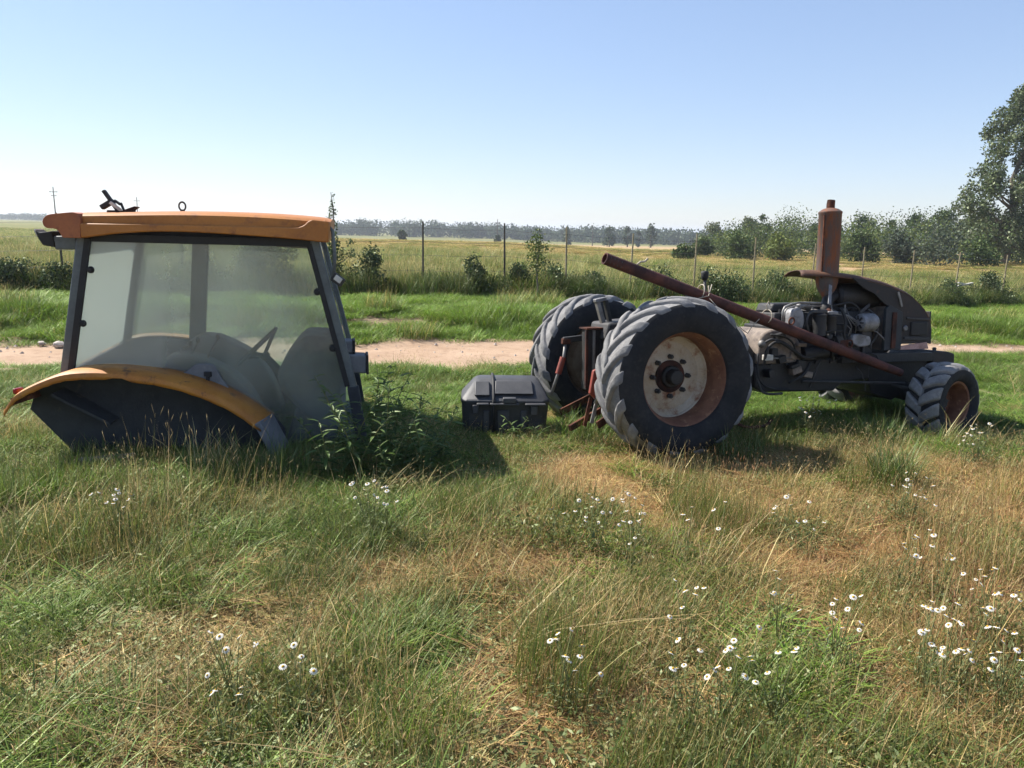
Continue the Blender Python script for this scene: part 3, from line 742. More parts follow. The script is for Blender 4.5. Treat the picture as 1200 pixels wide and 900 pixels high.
# inside: side consoles, seat, steering wheel, dash
con = smooth_line([(-.42, .62), (-.30, .72), (-.208, .765), (-.045, .76), (.116, .70), (.274, .61), (.397, .454), (.486, .232), (.50, .14)], 4) + [(-.42, .14)]
for sgn in (-1, 1):
    co = MB().prism(con, sgn * .42, sgn * .66).build('side_console', 'trim', cab, bevel=.04)
for k, (x_, l_) in enumerate(((-.10, .16), (.03, .20), (-.20, .12))):
    s_ = MB().tube([(x_, -.52, .74), (x_ + .03, -.52, .80), (x_ + .06 + .02 * k, -.52, .74 + l_ * .7)], .007, 8).build('lever', 'iron', cab, smooth=True)
    MB().lathe([(0, 0), (.014, .005), (.016, .03), (.009, .045), (0, .047)], 'Z', (x_ + .06 + .02 * k, -.52, .74 + l_ * .7 - .01), 10).build('lever_knob', 'seal', s_, smooth=True)
CAB_DX = .24
seat = MB().prism(smooth_line([(-.88, .50), (-.87, .62), (-.84, .69), (-.74, .735), (-.62, .735), (-.53, .69), (-.50, .60), (-.50, .50)], 3), -.24, .24)
so = seat.build('seat_cushion', 'trimdark', cab, bevel=.04)
MB().prism([(-.80, .16), (-.78, .50), (-.58, .50), (-.55, .16)], -.14, .14).build('seat_base', 'trimdark', cab, bevel=.01)
wc = Vector((.09, 0, .745)); wu = Vector((.735, 0, .678)); wv = Vector((0, 1, 0)); wn_ = Vector((-.678, 0, .735))
sw = MB().tube([wc + wu * (.222 * math.cos(a)) + wv * (.20 * math.sin(a)) for a in np.linspace(0, 6.283, 41)[:-1]], .0135, 8, closed=True)
swo = sw.build('steering_wheel', 'seal', cab, smooth=True)
hubp = wc - wn_ * .085
sp = MB()
for a in (0.35, 2.45, 4.55): sp.bar(wc + wu * (.22 * math.cos(a)) + wv * (.2 * math.sin(a)), hubp, .03, .012)
sp.tube([hubp + wn_ * .01, hubp - wn_ * .03], .04, 14)
sp.build('spokes', 'seal', swo, bevel=.003)
MB().tube([hubp - wn_ * .02, hubp - wn_ * .24], [.03, .045], 12).build('steering_column', 'trimdark', cab, smooth='auto')
dash = smooth_line([(.30, .46), (.275, .56), (.30, .64), (.40, .78), (.48, .86), (.56, .885), (.74, .875), (.80, .80), (.82, .60), (.80, .18)], 3) + [(.60, .16), (.50, .26), (.42, .34)]
MB().prism(dash, -.32, .34).build('dashboard', 'trim', cab, bevel=.045)
MB().prism([(.32, .66), (.42, .80), (.455, .78), (.36, .64)], -.2, .2).build('instrument_panel', 'trimdark', cab, bevel=.01)
CAB_DX = 0.0
MB().box((.86, 0, .16), (.5, 1.3, .16)).build('front_floor_step', 'trimdark', cab, bevel=.03)
# lamps and mirror at the front and rear
for nm, c, d in (('work_lamp', (1.04, -.50, .868), (.13, .15, .085)), ('work_lamp', (1.11, -.55, .757), (.19, .17, .125))):
    w_ = MB().box(c, d).build(nm, 'trim', cab, bevel=.012)
    MB().box((c[0] + d[0] / 2 + .008, c[1], c[2]), (.02, d[1] * 1.06, d[2] * 1.08)).build('lens', 'seal', w_, bevel=.004)
w_ = MB().prism([(-1.15, 1.62), (-1.12, 1.60), (-1.02, 1.615), (-1.005, 1.50), (-1.10, 1.515), (-1.13, 1.56)], -.70, -.52).build('rear_work_lamp', 'seal', cab, bevel=.008)
MB().box((-1.148, -.61, 1.60), (.015, .15, .05), R(-20)).build('lens', 'white', w_, bevel=.004)
MB().box((-.93, -.61, 1.535), (.17, .17, .095), R(-2)).build('lamp_bracket', 'cabgrey', cab, bevel=.01)
MB().tube([(.945, -.75, 1.70), (.985, -.76, 1.66), (.998, -.765, 1.50), (.985, -.765, 1.32)], .012, 8).build('mirror_arm', 'cabgrey', cab, smooth=True)
mi = MB().box((1.015, -.765, 1.342), (.085, .03, .06), R(35)).build('mirror_bracket', 'iron', cab, bevel=.006)
MB().box((1.022, -.785, 1.347), (.05, .012, .035), R(35)).build('mirror_glass', 'white', mi)

def cabw(x, y, z):
    v = cab.matrix_basis @ Vector((x, y, z)); return v
brk = thing('broken_bracket', 'broken dark lamp bracket with a rusty plate lying on the cab roof', 'bracket', cabw(-.66, -.6, 1.745), (0, 0, R(CAB_A)))
b_ = MB().bar((-.075, 0, .155), (.02, 0, .0), .022, .05).bar((-.01, .0, .09), (.03, .0, .06), .016, .04); b_.bar((.03, 0, .075), (.055, 0, .0), .012, .03)
b_.build('arm', 'seal', brk, bevel=.003)
MB().box((-.06, .01, .062), (.095, .06, .035), R(-32)).build('clamp', 'seal', brk, bevel=.006)
MB().bar((-.03, -.04, .075), (.04, -.04, .02), .022, .01).build('bracket_tab', 'white', brk, bevel=.002)
MB().prism([(.03, .0), (.05, .022), (.13, .052), (.145, .045), (.12, .03), (.10, 0)], -.05, .05).build('rusty_plate', 'rust_dark', brk, bevel=.003)
MB().box((.03, 0, .006), (.17, .09, .03)).build('foot', 'rust_dark', brk, bevel=.006)

# ------------------------------------------------------------------ tractor without its cab
trac = thing('tractor', 'stripped old tractor with bare engine and big rear tyres parked in the grass', 'tractor', TR_O, (R(TR_ROLL), 0, R(TR_A)))
def trw(x, y, z): return trac.matrix_basis @ Vector((x, y, z))

def tyre_mesh(Rt, w, rb, n, lug_h, lug_w, sweep, steps=5, seg=72, worn_=.25, groove=False):
    k = w / .34; h = Rt - lug_h
    prof = [(rb, -.38 * w), (rb + .01, -.44 * w), (rb + (h - rb) * .22, -.495 * w), (rb + (h - rb) * .5, -.52 * w), (rb + (h - rb) * .80, -.50 * w), (h - .022, -.445 * w), (h - .008, -.32 * w), (h, 0)]
    prof = prof + [(r, -y) for r, y in prof[-2::-1]]
    t = MB().lathe(prof[:6], 'Y', seg=seg).lathe(prof[-6:], 'Y', seg=seg); lg = MB()
    (t if groove else lg).lathe(prof[5:10], 'Y', seg=seg)
    def rad(y):
        y = abs(y) / w
        return float(np.interp(y, [0, .32, .445, .50, .52], [h, h - .008, h - .022, rb + (h - rb) * .80, rb + (h - rb) * .6]))
    for i in range(n):
        for sgn in (-1, 1):
            a0 = 2 * math.pi * (i + (.5 if sgn > 0 else 0)) / n
            vs = []
            wr = 1 - worn_ * random.random()
            for j in range(steps + 1):
                q = j / steps; y = sgn * w * (-.03 + .525 * q)
                a = a0 + sweep * q ** .85
                lh = lug_h * wr * (1 if j < steps else .55)
                rr = rad(y); lw = lug_w * (1 + .35 * q)
                for da, hh in ((-.5, -.02), (-.36, lh), (.36, lh), (.5, -.02)):
                    aa = a + da * lw / Rt; r2 = rr + hh
                    vs.append((r2 * math.cos(aa), y, r2 * math.sin(aa)))
            fs = []
            for j in range(steps): fs += [(j * 4 + c, j * 4 + c + 1, (j + 1) * 4 + c + 1, (j + 1) * 4 + c) for c in range(3)]
            fs += [(0, 1, 2, 3), (steps * 4 + 3, steps * 4 + 2, steps * 4 + 1, steps * 4)]
            lg.add(vs, fs)
    return t, lg

def wheel(loc, rot, rear, far=False):
    if rear:
        disc = MB().lathe([(.322, .045), (.315, .075), (.27, .105), (.20, .092), (.13, .078), (.095, .075), (0, .075)], 'Y', seg=56)
        rim = MB().lathe([(.362, -.128), (.376, -.150), (.372, -.158), (.358, -.155), (.348, -.142), (.342, -.11), (.328, -.088), (.322, -.03), (.323, .05), (.33, .09), (.348, .12), (.36, .15), (.372, .152), (.37, .13)], 'Y', seg=64)
        ty = tyre_mesh(.628, .41, .358, 17, .036, .095, -.46, steps=6)
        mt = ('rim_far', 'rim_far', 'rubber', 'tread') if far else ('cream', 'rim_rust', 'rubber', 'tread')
        bolts, br, hub = 8, .155, [(.086, .08), (.086, .04), (.078, .03), (.062, .028), (.060, -.03), (.052, -.042), (.03, -.046), (0, -.046)]
    else:
        disc = MB().lathe([(.182, .02), (.176, .05), (.15, .07), (.09, .04), (.06, .035), (0, .035)], 'Y', seg=40)
        rim = MB().lathe([(.196, -.10), (.207, -.118), (.204, -.126), (.192, -.12), (.188, -.09), (.178, -.07), (.178, .03), (.192, .1), (.206, .12)], 'Y', seg=48)
        ty = tyre_mesh(.374, .31, .205, 14, .036, .120, -.32, worn_=.1, seg=60, groove=True)
        mt = ('rim_rust', 'rim_rust', 'rubber', 'rubber_front')
        bolts, br, hub = 6, .085, [(.055, .04), (.055, -.01), (.04, -.025), (0, -.025)]
    d = disc.build('wheel', mt[0], trac, smooth='auto'); d.location = loc; d.rotation_euler = rot
    sm = d.modifiers.new('thick', 'SOLIDIFY'); sm.thickness = .008; sm.offset = 0
    r = rim.build('rim', mt[1], d, smooth='auto'); sm = r.modifiers.new('thick', 'SOLIDIFY'); sm.thickness = .006; sm.offset = 0
    ty[0].build('tyre', mt[2], d, smooth='auto'); ty[1].build('tread', mt[3], d, smooth='auto', bevel=.013)
    MB().lathe(hub, 'Y', seg=28).build('hub', 'grime', d, smooth='auto')
    if rear and not far:
        MB().lathe([(.128, .074), (.128, .064), (.118, .058), (.085, .058)], 'Y', seg=36).build('hub_plate', 'rust_dark', d, smooth='auto')
    bm_ = MB().lathe([(.021, .03), (.021, 0), (.011, -.002), (.011, -.022), (0, -.022)], 'Y', seg=6)
    first = None
    for i in range(bolts):
        a = 2 * math.pi * i / bolts + .2; p = (br * math.cos(a), .048 if rear else .02, br * math.sin(a))
        if first is None: first = bm_.build('bolt', 'grime' if i % 3 else 'iron', d); first.location = p
        else:
            c = first.copy(); COL.objects.link(c); c.parent = d; c.location = p
    return d
wheel((0, -.66, .60), (0, R(11), 0), True)['label'] = 'near rear wheel with cream rusted disc'
wheel((0, .80, .60), (0, R(40), R(180)), True, True)
wheel((2.80, -.60, .245), (0, R(5), R(12)), False)
wheel((2.80, .56, .33), (0, R(25), R(192)), False)

E_ = lambda n, m, mb, bevel=.008, smooth=False: mb.build(n, m, trac, smooth=smooth, bevel=bevel)
# driveline
E_('rear_axle', 'grime', MB().lathe([(.10, -.54), (.13, -.50), (.11, -.42), (.12, -.24), (.19, -.14), (.19, .20), (.12, .30), (.11, .60), (.13, .66), (.10, .70)], 'Y', (0, 0, .60), 24, True), 0, 'auto')
E_('gearbox_housing', 'grime', MB().prism([(-.34, .46), (-.32, .86), (.10, .92), (.55, .84), (1.00, .80), (1.08, .70), (1.08, .42), (.9, .36), (.3, .34)], -.21, .21), .02)
E_('hydraulic_lift_cover', 'iron', MB().prism([(-.36, .86), (-.33, 1.0), (.05, 1.03), (.12, .90)], -.17, .17), .02)
E_('clutch_housing', 'dusty', MB().prism(smooth_line([(1.06, .70), (1.08, .86), (1.18, .915), (1.36, .905), (1.47, .82), (1.52, .70)], 3) + [(1.50, .62), (1.06, .62)], -.27, .24), .02)
E_('oil_pan', 'grime', MB().prism([(1.05, .62), (1.04, .42), (1.12, .37), (1.9, .345), (2.0, .42), (2.3, .44), (2.3, .66)], -.24, .24), .015)
E_('engine_block', 'grime', MB().prism([(1.22, .62), (1.24, .95), (2.32, .95), (2.34, .60)], -.22, .22), .012)
E_('cylinder_head', 'iron', MB().box((1.80, .0, 1.00), (1.06, .36, .12)), .012)
E_('valve_cover', 'grime', MB().prism([(1.28, 1.06), (1.31, 1.14), (2.25, 1.14), (2.28, 1.06)], -.11, .12), .02)
for k in range(6):
    x_ = 1.36 + k * .17
    E_('block_rib', 'iron', MB().box((x_, -.232, .70 + .02 * (k % 2)), (.025, .03, .17)), .004)
for k in range(9):
    E_('head_bolt', 'iron', MB().lathe([(.012, 0), (.012, .03), (0, .032)], 'Z', (1.34 + k * .115, -.155, 1.055), 6), 0)
for k in range(7):
    E_('pan_bolt', 'iron', MB().lathe([(.011, -.262), (.011, -.24)], 'Y', (1.2 + k * .16, 0, .615), 6, True), 0)
# intake and fuel side
E_('intake_casting', 'alu', MB().prism(smooth_line([(1.33, .93), (1.34, 1.06), (1.39, 1.10), (1.46, 1.085), (1.49, .99), (1.47, .92)], 3), -.31, -.18), .014)
E_('intake_elbow', 'alu', MB().tube([(1.44, -.25, 1.07), (1.47, -.255, 1.12), (1.53, -.25, 1.13), (1.60, -.22, 1.10)], [.026, .03, .03, .028], 12), 0, True)
E_('fuel_rail', 'steel', MB().tube([(1.263, -.30, .98), (1.262, -.30, 1.08), (1.28, -.30, 1.115), (1.36, -.29, 1.14), (1.45, -.28, 1.15), (1.68, -.27, 1.142)], .0095, 8), 0, True)
E_('fuel_rail', 'steel', MB().tube([(1.29, -.29, .98), (1.29, -.29, 1.07), (1.31, -.29, 1.10), (1.40, -.28, 1.122), (1.70, -.26, 1.115)], .007, 8), 0, True)
for k, (x_, r_, z0, z1) in enumerate(((1.66, .058, .86, 1.045), (1.79, .045, .90, 1.03))):
    fo = E_('fuel_filter', 'grime', MB().lathe([(r_ * .5, z0 - .015), (r_, z0), (r_, z1 - .02), (r_ * 1.08, z1 - .015), (r_ * 1.08, z1), (r_ * .4, z1 + .012), (0, z1 + .012)], 'Z', (x_, -.29, 0), 22), 0, 'auto')
    MB().box((x_, -.28, z1 + .025), (r_ * 2.3, .07, .03)).build('filter_head', 'alu' if k else 'iron', fo, bevel=.006)
E_('injection_pump', 'alu', MB().prism(smooth_line([(2.00, .78), (2.0, .85), (2.06, .865), (2.18, .85), (2.21, .80), (2.19, .755), (2.08, .745)], 3), -.33, -.20), .012)
for k in range(4):
    x_ = 2.02 + .05 * k
    E_('injector_line', 'steel', MB().tube([(x_, -.28, .85), (x_ - .01, -.30, .93), (x_ - .06 - .04 * k, -.28, 1.03), (1.5 + .18 * k, -.19, 1.085)], .0045, 6), 0, True)
    E_('injector', 'steel', MB().lathe([(.014, 1.05), (.014, 1.08), (.008, 1.085), (.008, 1.12), (0, 1.122)], 'Z', (1.5 + .18 * k, -.17, 0), 8), 0)
al = E_('alternator', 'alu', MB().lathe([(.0, -.10), (.05, -.10), (.075, -.085), (.082, -.06), (.082, .05), (.075, .07), (.05, .085), (0, .085)], 'X', (2.17, -.31, .965), 26), 0, 'auto')
MB().lathe([(.03, .085), (.055, .09), (.045, .10), (.055, .11), (.03, .115)], 'X', (2.17, -.31, .965), 20).build('pulley', 'grime', al, smooth='auto')
for k in range(8):
    a = k * .785; MB().bar((2.065, -.31 + .03 * math.cos(a), .965 + .03 * math.sin(a)), (2.065, -.31 + .065 * math.cos(a), .965 + .065 * math.sin(a)), .012, .012, (1, 0, 0)).build('cooling_fin', 'grime', al)
E_('alternator_bracket', 'iron', MB().bar((2.12, -.27, 1.05), (2.27, -.22, 1.12), .03, .012), .003)
E_('starter_motor', 'grime', MB().lathe([(0, -.12), (.05, -.12), (.056, -.10), (.056, .12), (.05, .14), (0, .14)], 'X', (1.62, -.28, .70), 20), 0, 'auto')
E_('battery_terminal_box', 'white', MB().box((1.125, -.30, .682), (.085, .05, .05)), .006)
E_('clutch_rod', 'steel', MB().tube([(1.09, -.31, .675), (1.36, -.31, .672)], .007, 6), 0, True)
E_('ball_joint', 'steel', MB().lathe([(0, -.035), (.022, -.028), (.034, 0), (.022, .028), (0, .035)], 'Z', (1.06, -.30, .80), 12), 0, True)
hoses = [[(1.06, -.29, .79), (1.16, -.32, .84), (1.32, -.33, .78), (1.44, -.32, .68), (1.60, -.31, .66), (1.72, -.30, .72)],
         [(1.09, -.30, .62), (1.10, -.33, .76), (1.2, -.34, .82), (1.36, -.34, .74), (1.50, -.33, .67), (1.66, -.32, .71), (1.74, -.31, .80)],
         [(1.04, -.28, .72), (1.03, -.30, .55), (1.09, -.30, .45), (1.22, -.28, .40), (1.4, -.27, .39)],
         [(1.55, -.29, .90), (1.50, -.32, .98), (1.54, -.31, 1.06), (1.66, -.30, 1.08)],
         [(1.9, -.28, 1.10), (1.93, -.31, .98), (1.92, -.31, .86), (1.98, -.29, .74)],
         [(1.84, -.26, 1.12), (2.0, -.28, 1.14), (2.1, -.28, 1.08), (2.09, -.27, 1.02)],
         [(2.24, -.24, 1.08), (2.30, -.28, 1.0), (2.32, -.27, .84), (2.26, -.25, .74)],
         [(1.36, -.30, .45), (1.5, -.31, .52), (1.58, -.30, .62)],
         [(1.14, -.31, .88), (1.26, -.335, .86), (1.36, -.33, .80), (1.40, -.32, .70)],
         [(1.02, -.27, .60), (1.06, -.31, .41), (1.15, -.31, .365), (1.3, -.29, .36)]]
for k, h_ in enumerate(hoses):
    hh = smooth_line(h_, 5)
    E_('hose', 'seal' if k % 3 else 'iron', MB().tube(hh, (.011, .014, .009)[k % 3], 8), 0, True)
rc = random.Random(3)
for k in range(16):
    x_, z_ = 1.12 + 1.2 * rc.random(), .46 + .42 * rc.random(); w_, h_ = .03 + .07 * rc.random(), .03 + .06 * rc.random()
    E_('bracket', rc.choice(('iron', 'grime', 'grime', 'rust_dark', 'dusty')), MB().box((x_, -.265 - .03 * rc.random(), z_), (w_, .05 + .04 * rc.random(), h_), R(rc.uniform(-25, 25))), .006)
for k in range(12):
    x_, z_ = 1.10 + 1.1 * rc.random(), .5 + .5 * rc.random(); p_ = [(x_, -.28, z_)]
    for q in range(3): p_.append((p_[-1][0] + rc.uniform(-.05, .16), -.29 - .04 * rc.random(), p_[-1][2] + rc.uniform(-.14, .10)))
    E_('cable', rc.choice(('seal', 'iron', 'seal', 'steel')), MB().tube([tuple(p) for p in (lambda P: [P[0]] + [((a[0] + b[0]) / 2, (a[1] + b[1]) / 2, (a[2] + b[2]) / 2) for a, b in zip(P, P[1:])] + [P[-1]])(p_)], .004 + .004 * rc.random(), 6), 0, True)
for k in range(9):
    E_('flange_bolt', 'iron', MB().lathe([(.013, -.275), (.013, -.255), (.02, -.252)], 'Y', (2.0 + k * .11, 0, .655 - .03 * (k % 2)), 6, True), 0)
E_('brace_rod', 'iron', MB().tube([(1.70, -.29, .66), (1.58, -.30, .40)], .008, 6), 0, True)
E_('dipstick', 'steel', MB().tube([(1.86, -.27, .62), (1.85, -.28, .90), (1.80, -.27, 1.12)], .005, 6), 0, True)
# air cleaner, exhaust
E_('air_cleaner', 'grime', MB().lathe([(0, -.26), (.09, -.26), (.115, -.24), (.115, .20), (.09, .23), (0, .23)], 'X', (2.26, -.06, 1.20), 26), 0, 'auto')
E_('air_duct', 'grime', MB().tube(smooth_line([(2.02, -.08, 1.20), (1.92, -.10, 1.18), (1.86, -.14, 1.12), (1.84, -.15, 1.05)], 4), .05, 14), 0, True)
mf = E_('muffler', 'muffler', MB().lathe([(.03, 1.15), (.036, 1.19), (.085, 1.27), (.098, 1.33), (.099, 1.38), (.100, 1.93), (.104, 1.935), (.104, 1.95), (.098, 1.955), (.07, 1.975), (.04, 1.985), (.035, 1.985)], 'Z', (1.90, -.08, 0), 14), 0, 'auto')
MB().tube([(1.90, -.08, 1.97), (1.90, -.08, 2.02), (1.905, -.08, 2.055)], [.036, .036, .034], 14).build('stack_pipe', 'rust', mf, smooth='auto')
MB().bar((1.802, -.12, 1.36), (1.802, -.12, 1.92), .01, .012, (1, 0, 0)).build('seam', 'rust', mf)
E_('exhaust_pipe', 'rust_dark', MB().tube(smooth_line([(1.90, -.08, 1.17), (1.88, -.12, 1.10), (1.84, -.20, 1.06), (1.78, -.2, 1.03)], 4), .034, 12), 0, True)
E_('muffler_stay', 'alu', MB().bar((1.84, -.20, 1.30), (1.77, -.28, 1.13), .035, .008), .002)
# hood: arched sheet, sides, grille
HX = smooth_line([(1.58, 1.400), (1.74, 1.402), (1.9, 1.392), (2.2, 1.355), (2.46, 1.30), (2.72, 1.205), (2.88, 1.085), (2.965, .97)], 4)
vs = []
cr = np.linspace(-1, 1, 9)
for i, (x_, z_) in enumerate(HX):
    u_ = i / (len(HX) - 1); hw = .265 * min(1, .45 + 1.3 * u_)
    for c in cr: vs.append((x_ + (.05 * (1 - c * c) if i < 6 else .03 * (1 - c * c)), c * hw, z_ + .035 * (1 - c * c) - (.02 if abs(c) == 1 else 0)))
nh = len(cr)
hs_ = MB().add(vs, [(i * nh + j, i * nh + j + 1, (i + 1) * nh + j + 1, (i + 1) * nh + j) for i in range(len(HX) - 1) for j in range(nh - 1)])
ho = E_('hood', 'hood_top', hs_, 0, True); ho.modifiers.new('thick', 'SOLIDIFY').thickness = .008
sidep = [(2.02, 1.365), (2.2, 1.345), (2.46, 1.29), (2.72, 1.195), (2.88, 1.075), (2.965, .965), (2.985, .86), (2.985, .985 - .24), (2.94, .755), (2.62, .755), (2.62, 1.03), (2.50, 1.08), (2.40, 1.13), (2.28, 1.22), (2.16, 1.27)]
for sgn in (-1, 1):
    hp = E_('hood_side', 'hood', MB().prism(sidep, sgn * .262, sgn * .25), .003)
    MB().bar((2.60, sgn * .268, 1.10), (2.545, sgn * .268, 1.235), .022, .01).build('hood_strap', 'steel', hp)
    MB().box((2.80, sgn * .268, .985), (.27, .014, .018), R(3)).build('lamp_trim', 'iron', hp, bevel=.003)
    MB().box((2.80, sgn * .268, .80), (.30, .014, .03), R(3)).build('lamp_trim', 'iron', hp, bevel=.003)
    hl = MB().box((2.82, sgn * .262, .892), (.20, .03, .13)).build('headlamp', 'seal', hp, bevel=.01)
    MB().lathe([(0, sgn * .275), (.022, sgn * .282), (.028, sgn * .27), (.02, sgn * .26)], 'Y', (2.655, 0, .90), 14).build('side_lamp', 'alu', hp, smooth=True)
E_('grille', 'grime', MB().box((2.975, 0, .90), (.02, .49, .30)), .005)
for k in range(6): E_('grille_slat', 'hood', MB().box((2.990, 0, .79 + k * .045), (.018, .46, .02)), .003)
E_('radiator', 'dusty', MB().box((2.50, 0, .90), (.10, .46, .40)), .006)
E_('radiator_shroud', 'panel', MB().prism([(2.42, .70), (2.42, 1.08), (2.46, 1.12), (2.62, 1.05), (2.62, .70)], -.27, -.235), .006)
E_('shroud_strip', 'rust_dark', MB().box((2.515, -.278, .885), (.05, .012, .33)), .003)
E_('fan', 'grime', MB().lathe([(.02, -.02), (.17, -.012), (.17, .012), (.02, .02)], 'X', (2.39, 0, .93), 20), 0)
E_('nose_plate', 'pink', MB().prism([(2.60, .70), (2.62, .735), (2.93, .765), (2.955, .70)], -.268, -.25), .003)
E_('side_rail', 'grime', MB().box((2.45, -.27, .635), (1.05, .06, .085), R(.8)), .006)
E_('side_rail', 'grime', MB().box((2.45, .27, .635), (1.05, .06, .085), R(.8)), .006)
E_('front_support', 'grime', MB().prism([(2.25, .60), (2.35, .30), (2.60, .22), (3.0, .40), (3.24, .46), (3.26, .63), (3.18, .66), (3.0, .675), (2.9, .60)], -.22, .22), .012)
E_('front_weight', 'hood', MB().prism([(2.98, .60), (3.0, .68), (3.18, .668), (3.27, .645), (3.28, .50), (3.1, .45)], -.28, .28), .012)
for k in range(3): E_('tow_pin', 'iron', MB().lathe([(.018, .60), (.018, .70), (.008, .705)], 'Z', (3.10 + .06 * k, -.2 + .2 * k, 0), 10), 0)
E_('front_axle', 'grime', MB().tube([(2.78, -.5, .27), (2.78, -.2, .30), (2.78, .2, .32), (2.78, .46, .34)], [.07, .09, .09, .07], 14), 0, True)
E_('steering_rod', 'iron', MB().tube([(2.60, -.42, .36), (2.58, .40, .38)], .014, 8), 0, True)
E_('drag_link', 'iron', MB().tube([(1.5, -.30, .46), (2.6, -.36, .40)], .012, 8), 0, True)
# gear lever, pedals
gl = E_('gear_lever', 'iron', MB().tube([(.615, -.10, .84), (.612, -.10, 1.15), (.604, -.10, 1.37)], .013, 8), 0, True)
MB().lathe([(0, 0), (.022, .004), (.03, .02), (.034, .06), (.03, .075), (0, .08)], 'Z', (.603, -.10, 1.345), 14).build('lever_knob', 'seal', gl, smooth=True)
MB().tube([(.62, -.09, 1.16), (.655, -.09, 1.24), (.65, -.09, 1.30)], .006, 6).build('lever_spring', 'rope', gl, smooth=True)
E_('lever_turret', 'grime', MB().lathe([(.10, .82), (.09, .90), (.05, .96), (.03, 1.0), (0, 1.0)], 'Z', (.615, -.10, 0), 16), 0, 'auto')
# hitch behind the axle
fr = E_('hitch_frame', 'grime', MB().box((-.37, 0, .69), (.20, .10, .50)), .006)
for k in range(4): MB().box((-.475 + k * .065, -.062, .70), (.022, .022, .48)).build('frame_bar', ('rust_dark', 'steel', 'grime', 'alu')[k], fr, bevel=.003)
MB().box((-.35, -.01, .952), (.27, .16, .014)).build('frame_plate', 'rust', fr, bevel=.002)
E_('hitch_arm', 'steel', MB().bar((-.365, -.02, 1.17), (-.30, -.02, .96), .035, .05), .004)
E_('hitch_arm', 'grime', MB().bar((-.29, -.02, 1.18), (-.24, -.02, .96), .03, .05), .004)
E_('hitch_arm_end', 'alu', MB().box((-.34, -.02, 1.185), (.10, .06, .03), R(-10)), .006)
for yy, dx in ((.16, 0.0), (-.38, .16)):
    lk = E_('lift_link', 'steel', MB().tube([(-.57 + dx, yy, .82), (-.585 + dx, yy, .70), (-.64 + dx, yy, .55), (-.70 + dx, yy, .38)], .014, 8), 0, True)
    MB().tube([(-.59 + dx, yy, .70), (-.635 + dx, yy, .56)], .026, 10).build('turnbuckle', 'red', lk, smooth='auto')
    MB().box((-.565 + dx, yy, .835), (.075, .05, .05)).build('link_clevis', 'rust', lk, bevel=.008)
    E_('lift_arm', 'grime', MB().bar((-.2, yy * .8, .88), (-.59 + dx, yy, .845), .05, .04), .006)
    E_('lower_link', 'rust', MB().bar((-.15, yy, .42), (-.60 + dx * .3, yy * 1.2, .22), .06, .022), .004)
rb_ = E_('lever_bracket', 'red', MB().prism([(-.55, .64), (-.50, .66), (-.46, .50), (-.52, .40), (-.58, .46)], -.37, -.33), .006)
E_('stay_bar', 'rust', MB().bar((-.56, -.34, .42), (-.62, -.36, .20), .03, .012), .002)
E_('stay_bar', 'steel', MB().bar((-.50, -.33, .40), (-.56, -.36, .22), .03, .012), .002)
E_('drawbar', 'rust', MB().bar((-.3, -.1, .30), (-.72, -.30, .18), .05, .03), .004)
E_('axle_chain', 'rust_dark', MB().tube(smooth_line([(.50, -.55, .30), (.75, -.5, .14), (1.0, -.46, .12), (1.1, -.42, .16)], 4), .014, 6), 0, True)

# ------------------------------------------------------------------ pipe lying across the tractor, rope
A = trw(-.50, -.43, 1.512); B = trw(2.50, -.40, .505)
ln = (B - A).length
pole = thing('rusty_pole', 'long rusty steel pipe leaning across the tractor from rear tyre to front axle', 'pipe', A)
pole.rotation_euler = (B - A).to_track_quat('X', 'Z').to_euler()
MB().lathe([(0, .35), (.036, .35), (.037, .0), (.046, .0), (.046, ln - .5), (.041, ln - .3), (.035, ln), (0, ln)], 'X', seg=22).build('tube', 'rust_pole', pole, smooth='auto')
for t_, r_ in ((.575, .026), (.785, .030)):
    MB().tube([(ln * t_ + r_ * math.cos(a), -.02, .072 + r_ * 1.15 * math.sin(a)) for a in np.linspace(0, 6.283, 15)[:-1]], .0075, 7, closed=True).build('ring', 'rust', pole, smooth=True)
MB().tube([(.28, 0, .045), (.30, 0, .075), (.335, 0, .09), (.35, 0, .12)], .008, 7).build('hook', 'rope', pole, smooth=True)
MB().tube([(.02 + .14 * k / 30, .047 * math.cos(k * .9), .047 * math.sin(k * .9)) for k in range(31)], .003, 5).build('wire_wrap', 'iron', pole, smooth=True)
rope = thing('rope', 'thin pale rope tied round the rusty pipe and hanging over the rear tyre', 'rope', trw(.5, -.46, 1.2), (R(TR_ROLL), 0, R(TR_A)))
def loop(xc, yc, zc, r, n_=14, ph=0): return [(xc + .012 * math.sin(k * .45), yc + r * math.cos(k * .45 + ph), zc + r * math.sin(k * .45 + ph)) for k in range(n_)]
MB().tube(loop(-.14, .035, .055, .056, 15), .0045, 6).build('knot', 'rope', rope, smooth=True)
MB().tube(smooth_line([(-.26, .02, .035), (-.14, .0, .02), (-.06, -.01, .09)], 5) and [(-.30, .0, .02), (-.2, -.02, .0), (-.1, -.02, .02), (-.06, .0, .11)], .0045, 6).build('loose_end', 'rope', rope, smooth=True)
MB().tube([(-.10, -.03, .0), (-.04, -.06, -.07), (.03, -.09, -.14), (.10, -.12, -.20), (.17, -.10, -.25), (.24, -.08, -.285)], .0038, 6).build('strand', 'rope', rope, smooth=True)
MB().tube([(.24, -.08, -.285), (.31, -.04, -.23), (.40, .0, -.18), (.46, .02, -.14)], .0035, 6).build('strand', 'rope', rope, smooth=True)
MB().tube(loop(.50, .03, -.155, .056, 15, 1), .0045, 6).build('knot', 'rope', rope, smooth=True)
MB().tube([(.47, -.02, -.11), (.455, -.02, -.06), (.475, -.02, -.03), (.49, -.02, -.06)], .004, 6).build('loose_end', 'rope', rope, smooth=True)

